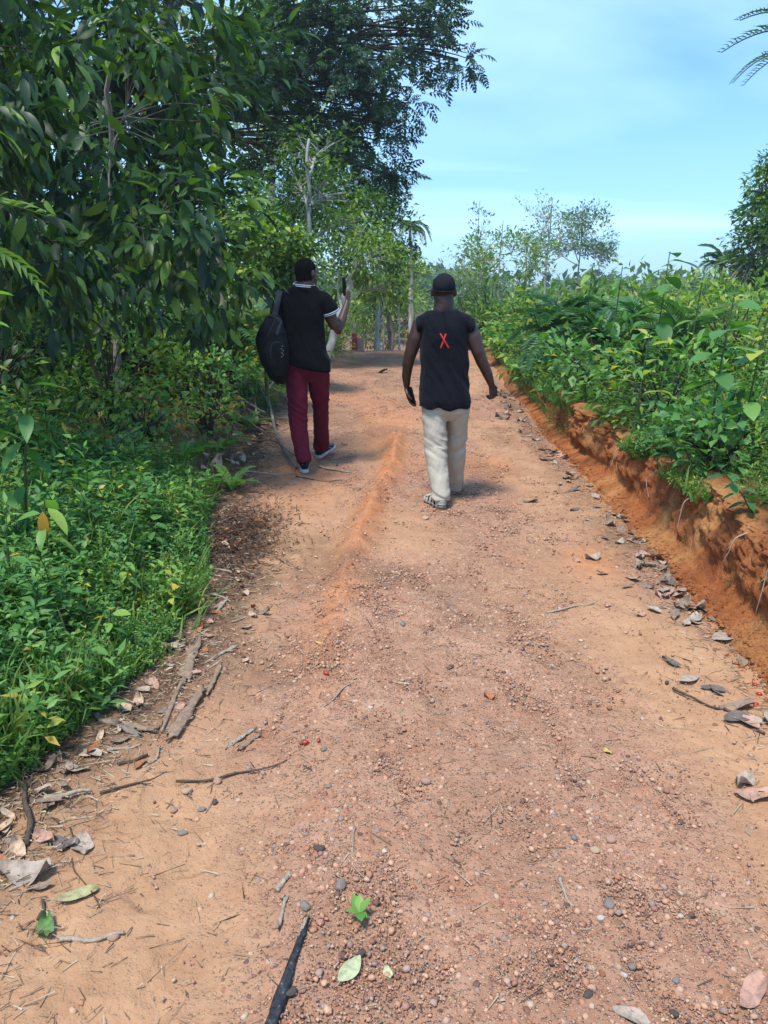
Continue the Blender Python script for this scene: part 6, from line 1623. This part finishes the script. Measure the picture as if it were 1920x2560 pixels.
def slab(label, p0, p1, w, th, m, name='bark_piece', lift=.004, seed=0, splinter=.0, group=gB_):
    a, b = GD(*p0), GD(*p1); L = np.linalg.norm(b - a); d = (b - a) / L; s = nrmz(np.cross(d, V3(0, 0, 1))); r = np.random.default_rng(seed)
    n = 14; top, bot = [], []; acc = Acc(); m_ = 5; V = []
    for i in range(n):
        t = i / (n - 1); c = a + (b - a) * t; c[2] = float(H(c[0], c[1])) + lift
        for j in range(m_):
            q = (j - 2) / 2; ww = w * (1 + .14 * math.sin(t * 6 + seed) + .06 * r.normal()) * (1 - splinter * t)
            e = d * (r.normal(0, .11) * L * (1 if i in (0, n - 1) else 0))
            V.append(c + s * (q * ww + .1 * w * r.normal()) + e + V3(0, 0, th * (1.1 - .6 * q * q) + .45 * th * r.normal()))
    fs = [(i * m_ + j, i * m_ + j + 1, (i + 1) * m_ + j + 1, (i + 1) * m_ + j) for i in range(n - 1) for j in range(m_ - 1)]
    acc.add(np.array(V), [np.array(fs)])
    o = tag(link(name, acc.mesh(name, a), m, loc=a), label, 'wood piece', group)
    sm = o.modifiers.new('t', 'SOLIDIFY'); sm.thickness = th; sm.offset = -1
    return o
for k, (p0, p1, w, th, m, lab) in enumerate((
    ((372, 1590), (440, 1490), .026, .010, M_BARKPC, 'long ridged slab of bark, topmost of the bark heap'), ((398, 1468), (422, 1392), .028, .007, M_BARKPC, 'broad slab of rotting bark above the ridged one'), ((350, 1575), (395, 1470), .012, .008, M_BARKPC, 'narrow splinter leaning along the left of the ridged slab'), ((452, 1430), (505, 1400), .008, .006, M_STICKP, 'pale splinter right of the rotting bark'), ((468, 1325), (490, 1295), .010, .007, M_STICKP, 'whitish wood chip at the verge above the bark heap'),
    ((490, 1615), (545, 1580), .010, .006, M_STICKP, 'flat pale wood sliver lying on bare soil'), ((515, 1622), (560, 1590), .009, .006, M_BARKPC, 'brown wood sliver right of the pale sliver'), ((225, 1560), (330, 1580), .018, .010, M_BARKPC, 'grey brown curved bark strip at the edge of the weeds'), ((200, 1545), (300, 1590), .012, .010, M_DEAD, 'thin weathered strip under the curved bark strip'), ((450, 1500), (475, 1440), .012, .006, M_BARKPC, 'thin bark flake right of the ridged slab'))):
    slab(lab, p0, p1, w, th, m, seed=k)
o = slab('flat charred black plank running out of the bottom edge of the picture', (580, 2230), (655, 2018), .016, .007, M_CHAR, 'charred_plank', .005, 31, .35, None)
o['category'] = 'plank'
slab('pale splinter stuck to the upper end of the charred plank', (648, 2025), (662, 1985), .006, .007, M_STICKP, seed=32)
slab('pale brown splinter standing left above the charred plank', (603, 2005), (618, 1940), .006, .007, M_STICKP, seed=33)
slab('tan splinter with a bent tip above the charred plank', (600, 1925), (626, 1890), .008, .007, M_STICKP, seed=34)

# green seedling growing on the road
q = GD(776, 1985)
lv = Acc(); rng = np.random.default_rng(9)
for ax, L in (((-.25, .5, .5), .05), ((.35, .2, .5), .045), ((.1, -.6, .35), .05), ((-.5, -.2, .4), .04), ((.0, .8, .8), .045), ((.4, -.5, .3), .035)):
    scatter(lv, LEAF_OVAL, (0, 0, .02), V3(*ax), V3(0, 0, 1), L, .75 + rng.normal(0, .08))
tag(link('seedling', lv.mesh('seedling'), M_WEED, loc=q), 'tiny green seedling growing alone in the gravel near the bottom', 'seedling')

# loose stones big enough to count
gStone = 'loose stones on the road'
SM = {}
for nm, c in (('grey', (.25, .215, .185)), ('pinkish', (.42, .26, .20)), ('tan', (.46, .33, .22)), ('dark', (.10, .08, .07)), ('rusty', (.33, .13, .07)), ('whitish', (.55, .48, .40))):
    SM[nm] = plain_mat('stone_' + nm, c, .85, .2, .3, 40, .5)
SV = {}
def stone(px, py, r, c, label, group=gStone, kind=0):
    key = (c, kind % 4)
    if key not in SV:
        acc = Acc(); ball(acc, (0, 0, 0), 1, 18, 12); me = acc.mesh('stone'); V = co_of(me)
        V *= (1 + .22 * fbm(V[:, 0] * 1.3 + kind * 7, V[:, 1] * 1.3, V[:, 2] * 1.3, o=3, s=kind % 4))[:, None]
        for _ in range(5):   # knock flats on it
            d = nrmz(np.random.default_rng(kind % 4 * 9 + _).normal(size=3)); h = V @ d; V -= np.clip(h - .72, 0, None)[:, None] * d * .9
        set_co(me, V * V3(1, .78, .58)); me.materials.append(SM[c]); SV[key] = me
    q = GD(px, py); o = bpy.data.objects.new('stone', SV[key]); COL.objects.link(o)
    o.location = (q[0], q[1], q[2] + r * .25); o.scale = (r, r, r); o.rotation_euler = (0, 0, kind * 1.7)
    return tag(o, label, 'stone', group)
for k, (px, py, r, c, lab) in enumerate((
    (395, 1802, .016, 'grey', 'rounded blue grey stone, largest of the cluster on the left of the road'), (465, 1735, .015, 'dark', 'black and tan stone above the blue grey one'), (436, 1750, .014, 'grey', 'grey stone left of the black and tan one'), (375, 1752, .015, 'pinkish', 'pinkish stone left of the grey one on the left'), (404, 1712, .020, 'tan', 'flat tan stone half sunk in soil on the left'), (470, 1690, .020, 'pinkish', 'flat pinkish stone half sunk beside the twig'),
    (1265, 1400, .018, 'tan', 'tan stone on the pale sand at the right'), (1255, 1385, .013, 'whitish', 'whitish stone touching the tan one on pale sand'), (1320, 1815, .021, 'pinkish', 'flat pink stone, palest of those on the lower right'), (1285, 1838, .016, 'tan', 'tan stone left below the flat pink one'), (1240, 1810, .013, 'grey', 'grey stone left of the flat pink one'), (920, 1690, .022, 'pinkish', 'large flat stone sunk in the middle of the road'),
    (1315, 1955, .020, 'grey', 'grey slab stone beside the bent twig'), (1297, 1985, .012, 'whitish', 'small whitish stone below the grey slab stone'), (1335, 2090, .013, 'tan', 'tan stone in the gravel cluster at the lower right'), (1365, 2090, .013, 'grey', 'light grey stone right of the tan stone in the lower cluster'), (1300, 2105, .010, 'rusty', 'rusty stone left in the lower right cluster'), (1270, 2150, .014, 'dark', 'dark elongated stone below the rusty one'), (1348, 2108, .010, 'whitish', 'little white stone under the lower right cluster'), (1460, 2120, .013, 'grey', 'grey stone alone to the right of the lower cluster'), (1455, 2190, .012, 'dark', 'dark stone near the bottom edge at the right'),
    (735, 1915, .021, 'grey', 'dusty grey stone above the seedling'), (690, 1835, .018, 'dark', 'brownish black stone in the gravel strip'), (710, 1700, .014, 'grey', 'grey stone on the left side of the gravel strip'), (1470, 1980, .009, 'whitish', 'pale flat chip on the smooth sand at the right'), (1560, 1975, .010, 'tan', 'brown pebble on the smooth sand at the right'), (245, 2028, .016, 'pinkish', 'pink stone at the end of the pale stick'), (830, 1840, .011, 'whitish', 'white stone in the lower middle of the road'), (780, 2060, .012, 'dark', 'blackish stone between the seedling and the olive grey leaf'),
    (660, 1960, .018, 'grey', 'grey stone against the top of the charred plank'), (630, 2145, .015, 'dark', 'dark stone beside the middle of the charred plank'), (918, 1122, .032, 'tan', 'tan stone just behind the sandals'), (1440, 1475, .012, 'dark', 'dark pebble left of the flat oval leaf'), (650, 1605, .010, 'rusty', 'rusty stone in the left of the gravel strip'), (700, 1620, .014, 'grey', 'grey stone above the gravel strip middle'), (800, 1530, .013, 'whitish', 'pale stone in the gravel strip level with the straw'), (870, 1350, .020, 'grey', 'grey stone on the clay ridge foot'))):
    stone(px, py, r, c, lab, kind=k)
# red palm nuts
gN = 'red palm nuts on the ground'
M_NUT = plain_mat('palm_nut', (.42, .035, .015), .4, .5, .25, 60)
for k, (px, py, r, lab) in enumerate(((1630, 1482, .012, 'bright red palm nut at the right edge, upper of three'), (1640, 1502, .011, 'dark red palm nut at the right edge, middle of three'), (1633, 1525, .012, 'orange palm nut at the right edge, lowest of three'), (688, 1602, .009, 'small red palm nut in the left wheel track'), (704, 1457, .013, 'red palm nut on the gravel strip'), (660, 1607, .011, 'brownish palm nut left of the small red one'))):
    acc = Acc(); ball(acc, (0, 0, 0), (.8, 1.1, .75), 14, 10); box(acc, (0, 1.05, 0), (.25, .2, .2))
    me = acc.mesh('palm_nut'); q = GD(px, py); o = link('palm_nut', me, M_NUT, loc=(q[0], q[1], q[2] + r * .6)); o.scale = (r, r, r); o.rotation_euler = (0, .2, k)
    tag(o, lab, 'nut', gN)

for k in range(46):
    y = rng.uniform(5.9, 9.2); x = float(xl(y)) - rng.uniform(-.12, .5); c = rng.choice(['grey brown', 'pale tan', 'ash grey', 'rusty brown']); kind = int(rng.integers(0, 5))
    dry_leaf(V3(x, y, float(H(x, y)) + rng.uniform(.01, .05)), rng.uniform(.08, .17), rng.uniform(0, 6.28), c, f"{c} {('flat', 'curled', 'broad', 'crumpled', 'narrow')[kind]} leaf among the fallen grey branches", 'dead leaves among the fallen branches', kind, tilt=(rng.normal(0, .3), rng.normal(0, .3)))
# straw, twig ends and leaf crumbs nobody could count
acc = Acc(); rng = np.random.default_rng(55); n = 11000
y = np.exp(rng.uniform(math.log(1.3), math.log(11), n)); side = rng.uniform(0, 1, n)
x = np.where(side < .62, xl(y) + .0 + np.abs(rng.normal(0, .24, n)), np.where(side < .86, xb(y) - .03 - np.abs(rng.normal(0, .16, n)), rng.uniform(-1, 1.5, n)))
pos = np.stack([x, y, H(x, y) + .004], 1); a = rng.uniform(0, 6.28, n)
s3 = np.stack([rng.uniform(.12, .5, n), np.exp(rng.normal(-3.45, .55, n)), np.full(n, .05)], 1); s3[:, 0] = np.minimum(s3[:, 0] * .007, .0032)
tplc = (np.array([(-.5, -.5, 0), (.5, -.5, .05), (.4, .5, .0), (-.45, .5, .08)], float), [np.array([(0, 1, 2, 3)])], np.zeros(4))
scatter(acc, tplc, pos, np.stack([np.cos(a), np.sin(a), rng.normal(0, .1, n)], 1), np.stack([rng.normal(0, .2, n), rng.normal(0, .2, n), np.ones(n)], 1), s3, rng.uniform(0, 1, n))
n = 2600; y = 4.95 + rng.normal(0, .45, n); x = -1.0 + rng.normal(0, .17, n); a = rng.uniform(0, 6.28, n)
pos = np.stack([x, y, H(x, y) + rng.uniform(.003, .02, n)], 1)
scatter(acc, tplc, pos, np.stack([np.cos(a), np.sin(a), rng.normal(0, .3, n)], 1), np.stack([rng.normal(0, .4, n), rng.normal(0, .4, n), np.ones(n)], 1), np.stack([np.full(n, .006), np.exp(rng.normal(-3.4, .4, n)), np.full(n, .05)], 1), rng.uniform(0, .12, n))
tag(link('leaf_litter', acc.mesh('leaf_litter'), leaf_mat('litter', [(0, (.045, .028, .022)), (.12, (.10, .062, .045)), (.4, (.22, .15, .10)), (.75, (.36, .27, .19)), (1, (.48, .40, .30))], .85, .05, .1)), 'straw, twig ends and leaf crumbs littering both edges of the road', 'litter', kind='stuff')

# roots hanging from the cut bank
gRt = 'thin roots hanging from the clay bank'
for k, (yy_, L, lab) in enumerate(((3.35, .26, 'pale root hanging down the clay at the right edge'), (3.75, .18, 'thin root left of the pale one on the nearest clay face'), (4.5, .2, 'root hanging below the trailing plants'), (5.2, .15, 'short root on the middle of the clay face'), (6.1, .17, 'root on the brightest part of the clay face'), (7.2, .16, 'dark root at the start of the bare clay'))):
    p0 = V3(xb(yy_) + .09, yy_, float(zr(yy_) + hb(yy_) * .97)); r_ = np.random.default_rng(k)
    pts = smooth_path([p0 + V3(.03, 0, .01), p0 + V3(-.035, .01, -.02), p0 + V3(-.05, .02 * r_.normal(), -L * .5), p0 + V3(-.075, .05 * r_.normal(), -L)], 14)
    acc = Acc(); acc.add(*tube(pts, np.linspace(.005, .0015, 14), 5, True))
    acc.add(*tube(np.array([pts[7], pts[7] + V3(-.01, .03, -.03), pts[7] + V3(-.012, .05, -.08)]), [.0025, .002, .001], 4, True))
    tag(link('root', acc.mesh('root', p0), M_STICKP if k != 5 else M_STICKD, loc=p0), lab, 'root', gRt)
